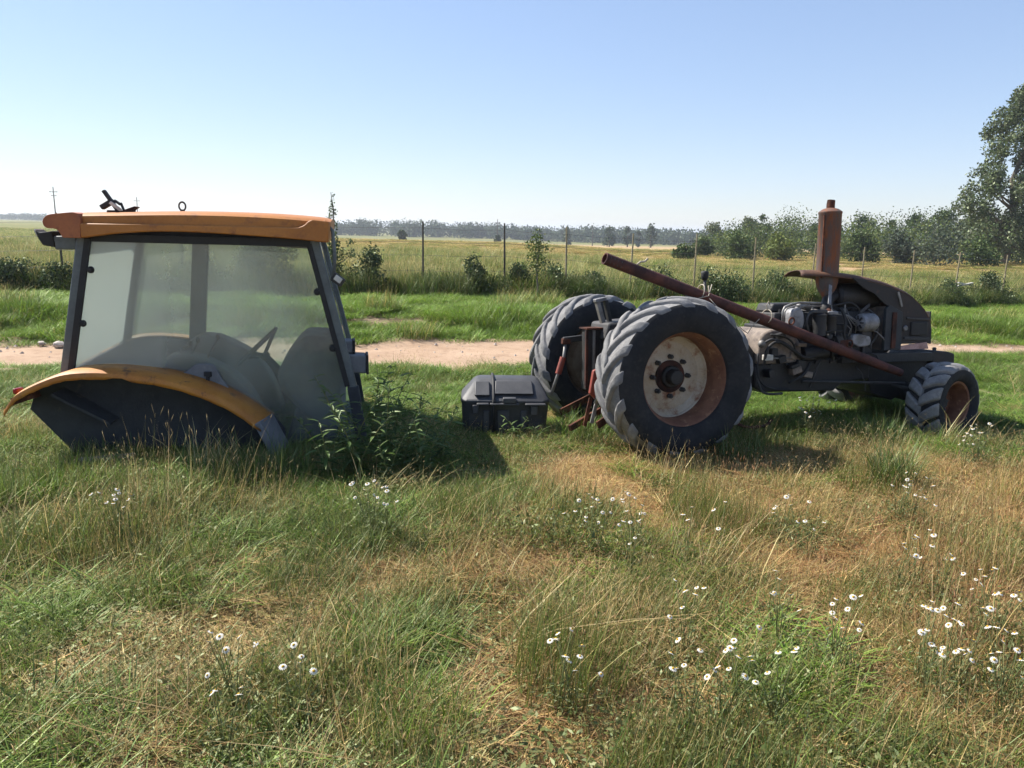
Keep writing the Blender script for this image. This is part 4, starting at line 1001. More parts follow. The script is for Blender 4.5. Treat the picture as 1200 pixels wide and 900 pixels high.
# ------------------------------------------------------------------ black plastic tank
tk = thing('plastic_tank', 'black moulded plastic tank lying in the grass beside the far rear tyre', 'tank', (-.06, 6.42, tz(0, 6.42) + .03), (0, 0, R(3)))
bd = MB()
def ring(z, x0, x1, y0, y1, ch=.05): return [(x0 + ch, y0, z), (x1 - ch, y0, z), (x1, y0 + ch, z), (x1, y1 - ch, z), (x1 - ch, y1, z), (x0 + ch, y1, z), (x0, y1 - ch, z), (x0, y0 + ch, z)]
rings = [ring(0, -.355, .345, -.20, .22), ring(.25, -.365, .36, -.22, .23), ring(.275, -.375, .37, -.235, .24), ring(.295, -.365, .36, -.225, .235), ring(.40, -.27, .30, -.05, .22, .04), ring(.425, -.235, .265, .0, .19, .04)]
bd.add([p for r_ in rings for p in r_], [tuple(range(7, -1, -1)), tuple(range(40, 48))] + [(a * 8 + i, a * 8 + (i + 1) % 8, a * 8 + 8 + (i + 1) % 8, a * 8 + 8 + i) for a in range(5) for i in range(8)])
bd.build('body', 'black', tk, bevel=.012)
def facing(cx, w_, z0, z1, t):
    """raised pad on the sloping front: a frustum that follows the slope"""
    y_at = lambda z: -.225 + (z - .295) / .105 * .175
    o = []
    for z, k in ((z0, 0), (z1, 1)):
        y = y_at(z)
        o += [(cx - w_ / 2 * (1 - .06 * k), y - t, z + t * .6), (cx + w_ / 2 * (1 - .06 * k), y - t, z + t * .6), (cx + w_ / 2 * (1 - .06 * k), y + .04, z - .01), (cx - w_ / 2 * (1 - .06 * k), y + .04, z - .01)]
    return MB().add(o, [(3, 2, 1, 0), (4, 5, 6, 7)] + [(i, (i + 1) % 4, 4 + (i + 1) % 4, 4 + i) for i in range(4)])
facing(-.195, .13, .315, .405, .02).build('pad', 'black', tk, bevel=.008)
facing(.07, .33, .325, .41, .02).build('pad', 'black', tk, bevel=.008)
st_ = MB().tube([(-.105, .20, .43), (-.105, .0, .437), (-.10, -.06, .41), (-.10, -.235, .305), (-.10, -.25, .27), (-.10, -.235, .02)], .013, 8)
st_.build('strap', 'seal', tk, smooth=True)
for nm, c, d in (('flange', (-.01, -.245, .262), (.24, .05, .016)), ('flange', (-.19, -.25, .262), (.10, .05, .016)), ('flange', (.245, -.25, .262), (.17, .05, .016)), ('boss', (.03, -.245, .295), (.11, .06, .045)), ('foot_rib', (-.25, -.23, .215), (.05, .05, .075)), ('foot_rib', (.235, -.235, .21), (.06, .05, .08)), ('foot_rib', (-.02, -.215, .10), (.10, .03, .20)), ('foot_rib', (.15, -.215, .10), (.05, .03, .20)), ('foot_rib', (-.16, -.215, .10), (.05, .03, .20))):
    MB().box(c, d).build(nm, 'black', tk, bevel=.007)

# ------------------------------------------------------------------ small loose things
pl = thing('grey_board', 'weathered grey board lying in the grass under the cab fender', 'board', (-2.86, 5.10, tz(-2.86, 5.1) + .03), (R(8), R(-4), R(8)))
MB().prism([(-.24, 0), (.20, 0), (.235, .012), (.22, .035), (-.22, .035), (-.245, .02)], -.06, .06).build('plank', 'wood', pl, bevel=.004)
MB().prism([(-.15, .038), (.22, .038), (.25, .06), (-.12, .058)], -.045, .03).build('plank', 'wood', pl, bevel=.004)
def rock(name, label, cat, loc, s, mat='stone', group=None):
    m = MB(); n1, n2 = 6, 9; vs = []
    for i in range(n1 + 1):
        for j in range(n2):
            a, b = math.pi * i / n1, 2 * math.pi * j / n2; k = .8 + .4 * random.random() if 0 < i < n1 else 1
            vs.append((s * 1.2 * k * math.sin(a) * math.cos(b), s * k * math.sin(a) * math.sin(b), s * .7 * k * math.cos(a)))
    m.add(vs, [(i * n2 + j, i * n2 + (j + 1) % n2, (i + 1) * n2 + (j + 1) % n2, (i + 1) * n2 + j) for i in range(n1) for j in range(n2)])
    return tag(m.build(name, mat, None, smooth='auto', loc=loc), label, cat, group)
rock('stone', 'largest white stone at the far edge of the dirt track', 'stone', (-6.25, 10.45, tz(-6.25, 10.45) + .06), .075)
rock('stone', 'small pale stone just left of the white stone on the track', 'stone', (-6.55, 10.55, tz(-6.55, 10.5) + .05), .045)
rock('stone', 'pale stone on the far track edge seen through the cab window', 'stone', (-4.75, 10.9, tz(-4.75, 10.9) + .05), .06)
sw_ = thing('white_plank', 'pale plank lying crossed in the field grass behind the fence', 'plank', (14.9, 25.6, tz(14.9, 25.6) + .55), (0, 0, R(5)))
MB().bar((-.28, 0, -.03), (.26, 0, .08), .05, .1).build('board', 'white', sw_)
MB().bar((-.22, .04, .09), (.30, .02, .0), .04, .1).build('board', 'white', sw_)
px_, py_, ps_ = [], [], []
gr = MB()
for k in range(420):
    x_ = -14 + 28 * random.random(); a = road_near(x_); b = road_far(x_); y_ = a + (b - a) * random.random(); s_ = .010 + .022 * random.random() ** 2.5
    z_ = tz(x_, y_) + .03; q = random.random() * 6.28; c_, n_ = math.cos(q) * s_, math.sin(q) * s_
    gr.add([(x_ + c_, y_ + n_, z_), (x_ - n_, y_ + c_, z_), (x_ - c_, y_ - n_, z_), (x_ + n_, y_ - c_, z_), (x_ + .2 * s_, y_, z_ + s_ * .9)], [(0, 1, 4), (1, 2, 4), (2, 3, 4), (3, 0, 4)])
tag(gr.build('road_gravel', 'stone'), 'scattered small pebbles on the dirt track', 'gravel', kind='stuff')

# ------------------------------------------------------------------ fence
fence = thing('wire_fence', 'wire fence on thin wooden posts running along the far side of the verge', 'fence', (0, float(fence_y(0)), tz(0, float(fence_y(0)))))
def on_fence(px):
    X = 0.0
    for _ in range(30):
        Y = float(fence_y(X)); X = (px - 604) / 900 * (Y * .98 + .2)
    return X, Y
fo_ = fence.location
posts = []
for px, mt in ((-160, 'post_dark'), (-60, 'post_dark'), (75, 'post_dark'), (215, 'post_dark'), (320, 'post_dark'), (497, 'post_dark'), (593, 'post_dark'), (665, 'post'), (740, 'post'), (815, 'post'), (885, 'post'), (953, 'post'), (1012, 'post'), (1070, 'post'), (1123, 'post'), (1180, 'post'), (1235, 'post'), (1300, 'post')):
    X, Y = on_fence(px); Z = tz(X, Y); tl = (random.random() - .5) * .08; h = 1.62 + .08 * random.random()
    posts.append((X, Y, Z, h))
    MB().tube([(X - fo_.x, Y - fo_.y, Z - .2 - fo_.z), (X + tl * .5 - fo_.x, Y - fo_.y, Z + h * .5 - fo_.z), (X + tl - fo_.x, Y + tl * .3 - fo_.y, Z + h - fo_.z)], [.024, .022, .019], 8).build('post', mt, fence, smooth='auto')
for k, hz in enumerate((.25, .55, .9, 1.2, 1.5)):
    pts = []
    for i in range(len(posts)):
        X, Y, Z, h = posts[i]; pts.append((X - fo_.x, Y - .035 - fo_.y, Z + hz - fo_.z))
        if i < len(posts) - 1:
            X2, Y2, Z2, _ = posts[i + 1]; pts.append(((X + X2) / 2 - fo_.x, (Y + Y2) / 2 - .035 - fo_.y, (Z + Z2) / 2 + hz - .03 - fo_.z))
    MB().tube(pts, .0035, 4).build('wire', 'wire', fence)

# ------------------------------------------------------------------ utility poles
def place(px, py, Y):
    """world point at distance Y that the photo shows at px, py"""
    f = Vector((0, math.cos(R(11.43)), -math.sin(R(11.43)))); r0 = Vector((1, 0, 0)); u0 = r0.cross(f); q = R(1.2)
    r_ = math.cos(q) * r0 + math.sin(q) * u0; u_ = -math.sin(q) * r0 + math.cos(q) * u0
    d = f + r_ * ((px - 600) / 900) - u_ * ((py - 450) / 900); t = Y / d.y
    return Vector((0, 0, EYE)) + d * t
def upole(px, Y, top_py, label, cross=1):
    p = place(px, top_py, Y); zb = tz(p.x, Y); h = p.z - zb
    o = thing('utility_pole', label, 'utility pole', (p.x, Y, zb), group='far utility poles')
    MB().tube([(0, 0, -.3), (0, 0, h)], [.20, .13], 8).build('pole', 'post_dark', o, smooth='auto')
    for k in range(cross):
        MB().box((0, 0, h - 1.4 - k * 1.1), (2.4 - .8 * k, .16, .16)).build('crossarm', 'post_dark', o)
        for s_ in (-1, 1): MB().lathe([(.06, 0), (.09, .1), (.05, .25), (0, .27)], 'Z', (s_ * (1.0 - .3 * k), 0, h - 1.32 - k * 1.1), 6).build('insulator', 'white', o)
upole(62, 230, 219, 'tall far pole with crossarms left of the cab roof', 2)
upole(160, 300, 231, 'far pole standing just above the cab roof', 1)
upole(583, 330, 257, 'far pole above the hay field in the middle', 1)
upole(695, 330, 264, 'far pole among the trees above the far rear tyre', 1)

# ------------------------------------------------------------------ trees, shrubs
LF = [(.062, .095, .030), (.085, .12, .038), (.045, .075, .026), (.11, .14, .055)]
LF_DARK = [(.030, .050, .022), (.042, .064, .026), (.055, .080, .030)]
LF_PALE = [(.10, .125, .062), (.13, .155, .08), (.075, .10, .05), (.17, .19, .115)]
LF_GREY = [(.085, .105, .075), (.11, .13, .095), (.065, .085, .058)]
LF_YEL = [(.13, .16, .04), (.16, .19, .055), (.10, .13, .035)]
LF_FAR = [(.060, .085, .052), (.080, .105, .062), (.048, .070, .046)]  # bluer greens: distance haze mixed into the leaf colour

def cloud(clumps, n):
    """leaf points through the volume of ellipsoid clumps, denser to the outside, ragged"""
    w = np.array([c[3] * c[4] * c[5] for c in clumps]) ** .66; w /= w.sum()
    idx = rng.choice(len(clumps), n, p=w); C_ = np.array(clumps)[idx]
    d = rng.normal(size=(n, 3)); d /= np.linalg.norm(d, axis=1)[:, None]
    r = np.clip(rng.random(n) ** .42 * (1 + .16 * rng.normal(size=n)), 0, 1.12)
    return C_[:, :3] + d * r[:, None] * C_[:, 3:]

def plant(name, label, cat, x, y, clumps, n, leaf, cols, trunk=None, limbs=8, group=None, zoff=0, up=.3, mat='leaf', lean=0.0, part='crown'):
    o = thing(name, label, cat, (x, y, tz(x, y) + zoff), group=group)
    pts = cloud(clumps, n); pts = pts[pts[:, 2] > .01]
    me = np_mesh(part, *leaf_quads(pts, np.full(len(pts), leaf), cols, up)[:1], *(lambda q: (q[1], None, q[3]))(leaf_quads(pts, np.full(len(pts), leaf), cols, up)), mat)
    c = bpy.data.objects.new(part, me); COL.objects.link(c); c.parent = o
    if trunk:
        r0, h = trunk; t = MB()
        axis = [(lean * h * (k / 6) ** 1.5 + .02 * h * math.sin(k * 1.7), .02 * h * math.cos(k * 2.1), h * k / 6 - (.05 if k == 0 else 0)) for k in range(7)]
        t.tube(axis, [r0 * (1.15 - .95 * k / 6) for k in range(7)], 9)
        t.build('trunk', 'bark', o, smooth='auto')
        lm = MB(); cs = sorted(clumps, key=lambda q: -q[3])[:limbs]
        for cx, cy, cz, *_ in cs:
            s_ = min(.92, max(.12, cz / h * .72)); k = s_ * 6; i = int(min(5, k)); f_ = k - i
            a = Vector(axis[i]).lerp(Vector(axis[i + 1]), f_); b = Vector((cx, cy, cz))
            m = a.lerp(b, .5) + Vector((0, 0, -.06 * (b - a).length)); rr = r0 * (1 - s_) * .5 + r0 * .06
            lm.tube([a, m, b], [rr, rr * .6, rr * .2], 6)
        lm.build('limb', 'bark', o, smooth='auto')
    return o
def blob(h, w, n, zlo=.3, seed=None, cone_=0.0):
    """clumps for a rounded crown of height h, half width w"""
    o = []
    for _ in range(n):
        u_ = rng.random(); z = h * (zlo + (.93 - zlo) * u_); env = w * (math.sin(math.pi * min(1, .18 + .8 * u_)) ** .7) * (1 - cone_ * u_)
        a = rng.random() * 6.283; r = env * .75 * math.sqrt(rng.random()); s_ = w * (.26 + .22 * rng.random()) * (1 - .5 * cone_ * u_)
        o.append((r * math.cos(a), r * math.sin(a), z, s_, s_, s_ * (.8 + .4 * rng.random())))
    return o
def shrub(name, label, px, py, Y, wpx, hpx, cols, leaf=None, dens=1.0, group=None, cat='bush', trunk=None, nclump=14):
    p = place(px, py, Y); s_ = (Y + 1) / 900; w = wpx * s_ / 2; h = hpx * s_
    lf = leaf or max(.035, 2.1 * s_)
    n = int(min(5200, max(500, dens * 2.2 * (w * 2 * h) / (lf * lf) * 1.6)))
    return plant(name, label, cat, p.x, Y, blob(h, w, nclump, .12), n, lf, cols, trunk or (h * .03, h * .7), 6, group, part='foliage')

# big poplar on the right
pp = place(1178, 308, 72); ph_ = 16.2; cl = []
for k in range(190):
    u_ = rng.random() ** 1.05; z = ph_ * (.07 + .90 * u_)
    env = 5.3 * float(np.interp(u_, [0, .12, .3, .55, .75, .9, 1], [.75, 1, .93, .78, .62, .36, .12]))
    a = rng.random() * 6.283; r = env * math.sqrt(rng.random()) * .88; s_ = .42 + .62 * rng.random() * (1 - .4 * u_)
    cl.append((r * math.cos(a), r * math.sin(a), z, s_ * 1.1, s_ * 1.1, s_ * 1.15))
plant('poplar_tree', 'tall pale-leaved poplar rising above the thicket at the right edge', 'tree', pp.x, 72, cl, 32000, .26, LF_PALE + LF, (.30, 15.2), 34, mat='leaf')
# saplings by the fence
sp_ = place(628, 362, 17.1)
plant('sapling_tree', 'young slender tree with a pale trunk on the verge before the fence', 'tree', sp_.x, 17.1, [(.03 * math.sin(k * 2.4), .05 * math.cos(k * 1.9), .62 + .085 * k, .20 * w_, .20 * w_, .13) for k, w_ in enumerate((.7, 1.0, 1.2, 1.15, 1.2, 1.25, 1.15, 1.0, .85, .75, .6, .4))] + [(-.25, 0, .75, .12, .12, .14), (.22, 0, .82, .14, .12, .1), (-.2, 0, 1.25, .12, .12, .12), (.24, .05, 1.2, .12, .1, .12)], 900, .055, LF_YEL + LF, (.022, 1.6), 8, lean=.03)
sp2 = place(392, 355, 17.0)
plant('sapling_tree', 'young tree with a bare upright tip rising beside the cab roof corner', 'tree', sp2.x, 17.0, [(.03 * math.sin(k * 2.4), .05 * math.cos(k), .5 + .12 * k, .24 * w_, .22 * w_, .13) for k, w_ in enumerate((.9, 1.2, 1.3, 1.1, 1.2, .9, .6, .5, .45, .42, .40, .36, .30, .22, .14))] + [(.42, 0, .95, .16, .12, .12), (.45, .1, .6, .2, .15, .2), (.38, 0, 1.2, .12, .1, .1)], 1500, .055, LF + LF_DARK, (.03, 2.25), 9)
# bushes at the foot of the fence, leaf colours darkened to suggest backlit shade
for px, py, w_, h_, cols, lab in (
        (437, 358, 52, 44, LF_DARK, 'dark round bush at the fence just right of the cab'),
        (320, 356, 84, 58, LF_DARK, 'dark bush at the fence seen through the cab window'),
        (553, 362, 46, 34, LF_DARK, 'dark bush at the fence left of the slender young tree'),
        (608, 362, 36, 36, LF_DARK, 'dark bush at the fence directly beside the slender young tree'),
        (648, 360, 46, 30, LF_DARK + LF, 'low dark bush at the fence right of the slender young tree'),
        (700, 358, 54, 30, LF_DARK + LF, 'low dark bush at the fence above the far rear tyre'),
        (770, 360, 70, 30, LF_DARK + LF, 'low weedy bush at the fence above the near rear tyre'),
        (842, 362, 62, 32, LF_DARK + LF, 'weedy bush at the fence behind the leaning pipe'),
        (905, 364, 60, 30, LF_DARK + LF, 'weedy bush at the fence left of the exhaust'),
        (1108, 362, 50, 26, LF_DARK + LF, 'low dark bush at the fence just right of the tractor nose'),
        (1160, 364, 56, 30, LF_DARK, 'dark bush at the fence below the poplar'),
        (1225, 366, 60, 30, LF_DARK, 'dark bush at the fence at the right picture edge'),
        (22, 352, 62, 34, LF_DARK, 'dark bush at the fence at the left picture edge'),
        (72, 352, 46, 30, LF_DARK, 'dark bush at the fence behind the cab roof overhang'),
        (-35, 352, 70, 34, LF_DARK, 'dark bush at the fence past the left picture edge'),
        (150, 354, 80, 30, LF_DARK, 'dark bush at the fence behind the dirty rear window'),
        (230, 354, 70, 32, LF_DARK, 'dark bush at the fence behind the cab rear pillar')):
    X, Y = on_fence(px)
    shrub('fence_bush', lab, px, py, Y - .1, w_, h_ * 1.08, cols, .06, dens=2.6, group='bushes along the wire fence')
# trees and shrubs of the far right
for px, Y, w_, base, top, cols, lab in (
        (835, 120, 38, 294, 260, LF_PALE, 'pale small tree at the left end of the thicket'),
        (872, 118, 30, 292, 254, LF_PALE, 'pale tree just right of the leftmost thicket tree'),
        (890, 116, 26, 292, 250, LF_GREY + LF, 'rounded grey-green tree left of the exhaust'),
        (952, 110, 26, 294, 262, LF_DARK, 'dark small tree just left of the exhaust'),
        (1008, 105, 46, 296, 252, LF_DARK + LF, 'dark tree just right of the exhaust'),
        (1042, 110, 16, 292, 258, LF_DARK, 'narrow dark tree right of the exhaust'),
        (1072, 104, 40, 296, 248, LF_DARK, 'broad dark tree midway between exhaust and poplar'),
        (1102, 96, 48, 298, 246, LF, 'mid green tree left of the poplar'),
        (1140, 92, 44, 300, 240, LF_PALE, 'pale tree partly behind the poplar'),
        (1215, 88, 60, 302, 215, LF, 'green tree at the right edge behind the poplar')):
    p = place(px, base, Y); h = place(px, top, Y).z - tz(p.x, Y); w = w_ * Y / 1800
    plant('far_tree', lab, 'tree', p.x, Y, blob(h, w, 26, .18), 2600, .30, cols, (h * .03, h * .8), 8, 'trees above the thicket', mat='wood_leaf')
for px, Y, w_, hpx, cols, lab in (
        (1095, 62, 92, 44, LF_GREY, 'broad grey willow bush below the mid green tree'),
        (1050, 64, 46, 36, LF_GREY, 'small grey bush left of the broad willow bush'),
        (1150, 63, 60, 34, LF, 'green bush right of the broad willow bush'),
        (865, 70, 44, 30, LF, 'rounded green bush at the near left of the thicket'),
        (912, 68, 50, 28, LF_YEL, 'yellow-green bush left of the exhaust'),
        (1010, 68, 46, 32, LF_DARK + LF, 'dark green bush right behind the exhaust'),
        (820, 78, 34, 20, LF, 'small low bush where the thicket begins'),
        (800, 60, 30, 12, LF, 'low bush in the field above the leaning pipe')):
    p = place(px, 300, Y); s_ = Y / 900; h = hpx * s_; w = w_ * s_ / 2
    plant('field_shrub', lab, 'bush', p.x, Y, blob(h, w, 18, .05), 1800, .24, cols, (h * .02, h * .6), 6, 'shrubs in front of the thicket', mat='wood_leaf', part='foliage')
V, Q, T3, Cc = [], [], [], []
cl, cl2 = [], []
for k in range(150):
    u_ = rng.random(); Y = 74 + 34 * rng.random(); px = 822 + 520 * u_; p = place(px, 300, Y); zb = tz(p.x, Y); h = (2.8 + 2.0 * rng.random()) * float(np.interp(px, [822, 860, 900, 1340], [.45, .8, 1, 1.1])) * (1 + (Y - 74) * .012)
    w = 1.5 + 1.4 * rng.random(); (cl if rng.random() < .6 else cl2).append((p.x, Y, zb + h * .42, w, w, h * .55))
def stuff_leaves(name, label, cat, sets, leaf, mat='wood_leaf'):
    parts = [leaf_quads(cloud(c, n), np.full(n, leaf), cols, .4) for c, n, cols in sets]
    v, q, t, tone = merge(parts)
    o = bpy.data.objects.new(name, np_mesh(name, v, q, None, tone, mat)); COL.objects.link(o)
    return tag(o, label, cat, kind='stuff')
stuff_leaves('thicket', 'dense green thicket of shrubs behind the field on the right', 'thicket', [(cl, 46000, LF + LF_YEL), (cl2, 30000, LF + LF_GREY)], .23)
# far wood on the horizon and the lone trees before it
cl = []
for k in range(520):
    px = -140 + 1500 * rng.random(); Y = float(np.interp(px, [-140, 0, 380, 600, 820, 1400], [900, 820, 520, 480, 430, 420])) * (1 + .12 * rng.random())
    p = place(px, 280, Y); zb = tz(p.x, Y)
    h = float(np.interp(px, [-140, 60, 380, 450, 560, 620, 700, 760, 820, 1400], [8, 7.5, 9, 11.5, 10.5, 9, 10, 9, 10, 12])) * (.75 + .4 * rng.random())
    cl.append((p.x, Y, zb + h * .45, 5 + 3 * rng.random(), 5, h * .5))
stuff_leaves('far_wood', 'long dark line of woodland along the horizon', 'wood', [(cl, 120000, LF_FAR)], 1.4)
for px, Y, w_, top, base, cols, lab in (
        (714, 285, 18, 264, 289, LF_FAR, 'dark lone tree on the horizon above the far rear tyre'),
        (735, 290, 15, 266, 289, LF_FAR, 'narrow lone tree on the horizon right of the dark lone tree'),
        (748, 300, 9, 271, 289, LF_FAR, 'smallest lone tree on the horizon between two taller ones'),
        (762, 285, 18, 263, 289, LF_FAR, 'rounded lone tree on the horizon above the near rear tyre'),
        (664, 320, 14, 268, 286, LF_FAR, 'low tree on the horizon left of the pole in the trees'),
        (472, 210, 14, 270, 281, LF_DARK, 'dark low bush standing alone in the hay field'),
        (583, 240, 9, 278, 286, LF_DARK, 'small dark bush at the foot of the middle pole')):
    p = place(px, base, Y); zb = tz(p.x, Y); h = max(2, place(px, top, Y).z - zb); w = w_ * Y / 1800
    plant('horizon_tree', lab, 'tree' if h > 4 else 'bush', p.x, Y, blob(h, w, 16, .12), 700, .7, cols, (h * .03, h * .8), 5, 'lone trees before the far wood', mat='wood_leaf')

# ------------------------------------------------------------------ weeds by the cab
lv = np.array([(0, 0, 0), (.022, -.010, .004), (.05, -.013, .002), (.085, -.008, -.008), (.115, 0, -.022), (.085, .008, -.008), (.05, .013, .002), (.022, .010, .004), (.05, 0, -.004)])
lt = [(0, 1, 8), (1, 2, 8), (2, 3, 8), (3, 4, 8), (4, 5, 8), (5, 6, 8), (6, 7, 8), (7, 0, 8)]
leaf_meshes = [np_mesh('leaf', lv, None, lt, np.tile(np.array(c), (9, 1)), 'leaf') for c in ((.075, .13, .032), (.10, .16, .045), (.055, .095, .028), (.13, .18, .07))]
weed_spots = ((-1.02, 4.90, .62, 26, 'tall leafy weed standing in front of the cab front pillar'), (-.86, 5.08, .66, 30, 'bushy leafy weed just right of the cab front pillar'), (-.66, 5.25, .58, 26, 'leafy weed farthest right of the cab front'), (-1.20, 4.86, .50, 22, 'leafy weed before the cab door glass'), (-.80, 4.84, .36, 18, 'short leafy weed nearest the camera by the cab front'), (-.60, 5.02, .42, 20, 'short leafy weed at the edge of the cab shadow'), (-.92, 5.30, .70, 26, 'leafy weed rising under the cab work lamps'), (.05, 6.05, .22, 12, 'small leafy weed in front of the plastic tank'), (.22, 6.0, .18, 10, 'tiny leafy weed at the right corner of the plastic tank'), (-1.10, 5.02, .66, 34, 'dense leafy weed directly before the foot of the cab front pillar'), (-.74, 5.14, .62, 32, 'dense leafy weed between the cab front and its shadow edge'), (-.98, 5.16, .74, 34, 'tallest leafy weed behind the others at the cab front'), (-.50, 5.32, .48, 22, 'leafy weed standing apart right of the cab weeds'), (-2.62, 4.95, .22, 10, 'small leafy weed beside the weathered board'))
for wx, wy, wh, nl, lab in weed_spots:
    o = thing('leafy_weed', lab, 'weed', (wx, wy, tz(wx, wy)), (0, 0, random.random() * 6), 'leafy weeds round the cab and tank')
    ns = 3 if wh > .4 else 2
    for s_ in range(ns):
        a = s_ * 6.283 / ns + random.random(); ld = .10 + .16 * random.random(); hh = wh * (.8 + .3 * random.random())
        pts = [Vector((math.cos(a) * ld * t * t * hh / .5, math.sin(a) * ld * t * t * hh / .5, hh * t - .02)) for t in np.linspace(0, 1, 6)]
        MB().tube(pts, [.005, .0045, .004, .0035, .003, .002], 6).build('stem', 'stem', o, smooth=True)
        for k in range(nl):
            t = .22 + .78 * (k + random.random()) / nl; i = min(4, int(t * 5)); p = pts[i].lerp(pts[i + 1], t * 5 - i)
            lo = bpy.data.objects.new('leaf', random.choice(leaf_meshes)); COL.objects.link(lo); lo.parent = o; lo.location = p
            lo.rotation_euler = ((random.random() - .5) * .8, -.55 + 1.1 * random.random() - .3 * t, k * 2.4 + random.random()); sc_ = (.55 + .65 * random.random()) * (1.15 - .45 * t); lo.scale = (sc_,) * 3
# grass clumps that stand out
def clump(name, lab, x, y, n, h, rad, cols, lean=(.05, .35)):
    v, q, t, c = blades(n, rad, h, (.003, .006), lean, (.1, .7), cols)
    o = bpy.data.objects.new(name, np_mesh(name, v, q, t, c, 'leaf')); COL.objects.link(o); o.location = (x, y, tz(x, y)); return tag(o, lab, 'grass', 'grass clumps standing above the meadow')
clump('grass_clump', 'tall green grass clump in front of the gap between the tractor wheels', 2.62, 5.05, 420, (.18, .46), .14, GREEN + OLIVE)
clump('grass_clump', 'tall grass clump leaning against the near front tyre', 3.05, 6.15, 260, (.15, .38), .16, OLIVE + GREEN)
clump('grass_clump', 'tall grass clump at the foot of the near rear tyre', 1.75, 5.62, 260, (.14, .34), .18, GREEN + OLIVE)
clump('grass_clump', 'long grass clump in front of the dark wheel arch of the cab', -2.0, 4.98, 300, (.14, .42), .24, GREEN + STRAW)
clump('grass_clump', 'long grass clump at the front strip of the cab wheel arch', -1.55, 4.92, 300, (.14, .40), .22, GREEN + OLIVE)
clump('grass_clump', 'grass clump growing between the two rear tyres', .62, 6.15, 380, (.12, .34), .25, BRIGHT + GREEN)
clump('grass_clump', 'pale dry stalks standing against the front rim', 3.62, 6.10, 26, (.25, .5), .12, STRAW, (.2, .6))

# ------------------------------------------------------------------ chamomile
pm, pt, pc_ = [], [], []
for k in range(13):
    a = 2 * math.pi * k / 13; b = a + .20; c = a - .20; o = len(pm)
    for ang, r_, z_ in ((a, .0045, .001), (c, .009, .0), (c + .05, .0150, -.002), (a, .0175, -.0035), (b - .05, .0150, -.002), (b, .009, .0)): pm.append((r_ * math.cos(ang), r_ * math.sin(ang), z_))
    pt += [(o, o + 1, o + 2), (o, o + 2, o + 3), (o, o + 3, o + 4), (o, o + 4, o + 5)]
petal_mesh = np_mesh('flower_head', pm, None, pt, None, 'petal')
dm = MB().lathe([(.0062, 0), (.0058, .0025), (.0035, .005), (0, .0058)], 'Z', seg=9)
def flower_disc(parent):
    if flower_disc.me is None:
        o = dm.build('disc', 'disc', parent, smooth=True); flower_disc.me = o.data
    else:
        o = bpy.data.objects.new('disc', flower_disc.me); COL.objects.link(o); o.parent = parent
    return o
flower_disc.me = None
patches = [((.64, 3.70), .36, 7, 'chamomile plant with white daisies in the patch right of the picture centre'),
           ((-.75, 3.96), .18, 3, 'chamomile plant with white daisies in the small patch left of the picture centre'),
           ((1.27, 3.85), .28, 4, 'chamomile plant with white daisies below the near rear tyre shadow'),
           ((2.52, 4.30), .22, 4, 'chamomile plant with white daisies in the dry grass below the front tyre'),
           ((1.70, 2.80), .50, 13, 'chamomile plant with white daisies in the thick patch at lower right'),
           ((.78, 2.33), .24, 5, 'chamomile plant with white daisies at the bottom edge right of centre'),
           ((.73, 2.78), .05, 1, 'lone chamomile plant with bright daisies below the centre right'),
           ((.26, 2.40), .10, 2, 'chamomile plant with daisies at the bottom edge near the picture centre'),
           ((-.89, 2.30), .18, 3, 'chamomile plant with daisies at the bottom edge left of centre'),
           ((-1.95, 3.80), .20, 2, 'chamomile plant with a few daisies in the grass below the cab arch'),
           ((2.62, 6.35), .16, 4, 'chamomile plant flowering under the tractor engine'),
           ((3.55, 5.40), .30, 5, 'chamomile plant with daisies right of the front tyre shadow'),
           ((1.95, 3.35), .25, 3, 'chamomile plant with daisies above the thick patch at lower right')]
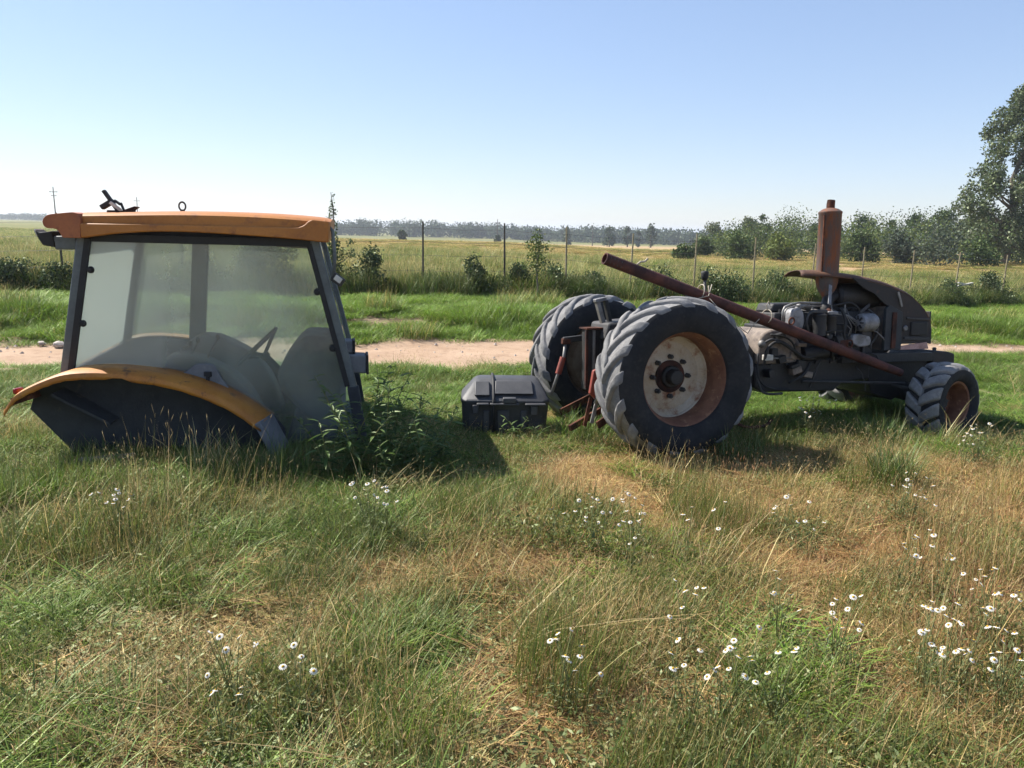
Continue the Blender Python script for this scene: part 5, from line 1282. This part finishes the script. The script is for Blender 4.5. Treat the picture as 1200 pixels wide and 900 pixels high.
for (cx, cy), rad, npl, lab0 in patches:
    spots = []
    for k in range(npl):
        a = rng.random() * 6.283; r_ = rad * math.sqrt(rng.random()); spots.append((cx + 1.25 * r_ * math.cos(a), cy + .75 * r_ * math.sin(a)))
    rank = {}
    if npl > 1:
        for w_, key in (('leftmost', lambda p: p[0]), ('rightmost', lambda p: -p[0]), ('nearest', lambda p: p[1]), ('farthest', lambda p: -p[1])):
            left = [i for i in range(npl) if i not in rank]
            if left: rank[min(left, key=lambda i: key(spots[i]))] = w_
    for k in range(npl):
        x_, y_ = spots[k]; w_ = rank.get(k)
        lab = lab0 if npl == 1 else (w_ + ' ' + lab0 if w_ else lab0.replace('chamomile plant', 'inner chamomile plant'))
        o = thing('chamomile', lab, 'flower', (x_, y_, tz(x_, y_)), (0, 0, rng.random() * 6), 'chamomile: ' + lab0.split(' ', 2)[2])
        nh_ = int(rng.integers(3, 8)); st = MB(); tops = []
        for q in range(nh_):
            b = rng.random() * 6.283; d_ = .02 + .08 * rng.random(); hh = .20 + .15 * rng.random()
            tp = Vector((d_ * math.cos(b), d_ * math.sin(b), hh)); st.tube([(0, 0, -.02), tp * .5 + Vector((0, 0, .03)), tp], [.002, .0016, .0013], 5); tops.append(tp)
        st.build('stem', 'stem', o, smooth=True)
        pts = rng.normal(size=(110, 3)) * np.array([.05, .05, .06]); pts[:, 2] = np.abs(pts[:, 2]) + .05 + .05 * rng.random(110)
        lq = leaf_quads(pts, np.full(110, .022), [(.10, .135, .045), (.13, .16, .06), (.16, .18, .075)], .5, .22)
        fo = bpy.data.objects.new('foliage', np_mesh('foliage', lq[0], lq[1], None, lq[3], 'leaf')); COL.objects.link(fo); fo.parent = o
        for tp in tops:
            h_ = bpy.data.objects.new('flower_head', petal_mesh); COL.objects.link(h_); h_.parent = o; h_.location = tp; s_ = .50 + .36 * rng.random(); h_.scale = (s_,) * 3
            h_.rotation_euler = ((rng.random() - .5) * 1.3, (rng.random() - .5) * 1.3, 0); flower_disc(h_)

# ------------------------------------------------------------------ summer haze
hm = bpy.data.materials.new('haze_air'); hm.use_nodes = True
hn = hm.node_tree.nodes; hn.remove(hn['Principled BSDF'])
pv = hn.new('ShaderNodeVolumePrincipled'); pv.inputs['Color'].default_value = (.86, .92, 1, 1); pv.inputs['Density'].default_value = .00038; pv.inputs['Anisotropy'].default_value = .3
hm.node_tree.links.new(pv.outputs[0], hn['Material Output'].inputs['Volume'])
hz = MB().box((0, 2000, 6.5), (8400, 7600, 27)).build('haze', hm)
tag(hz, 'thin summer haze over the far field', 'haze', kind='stuff')
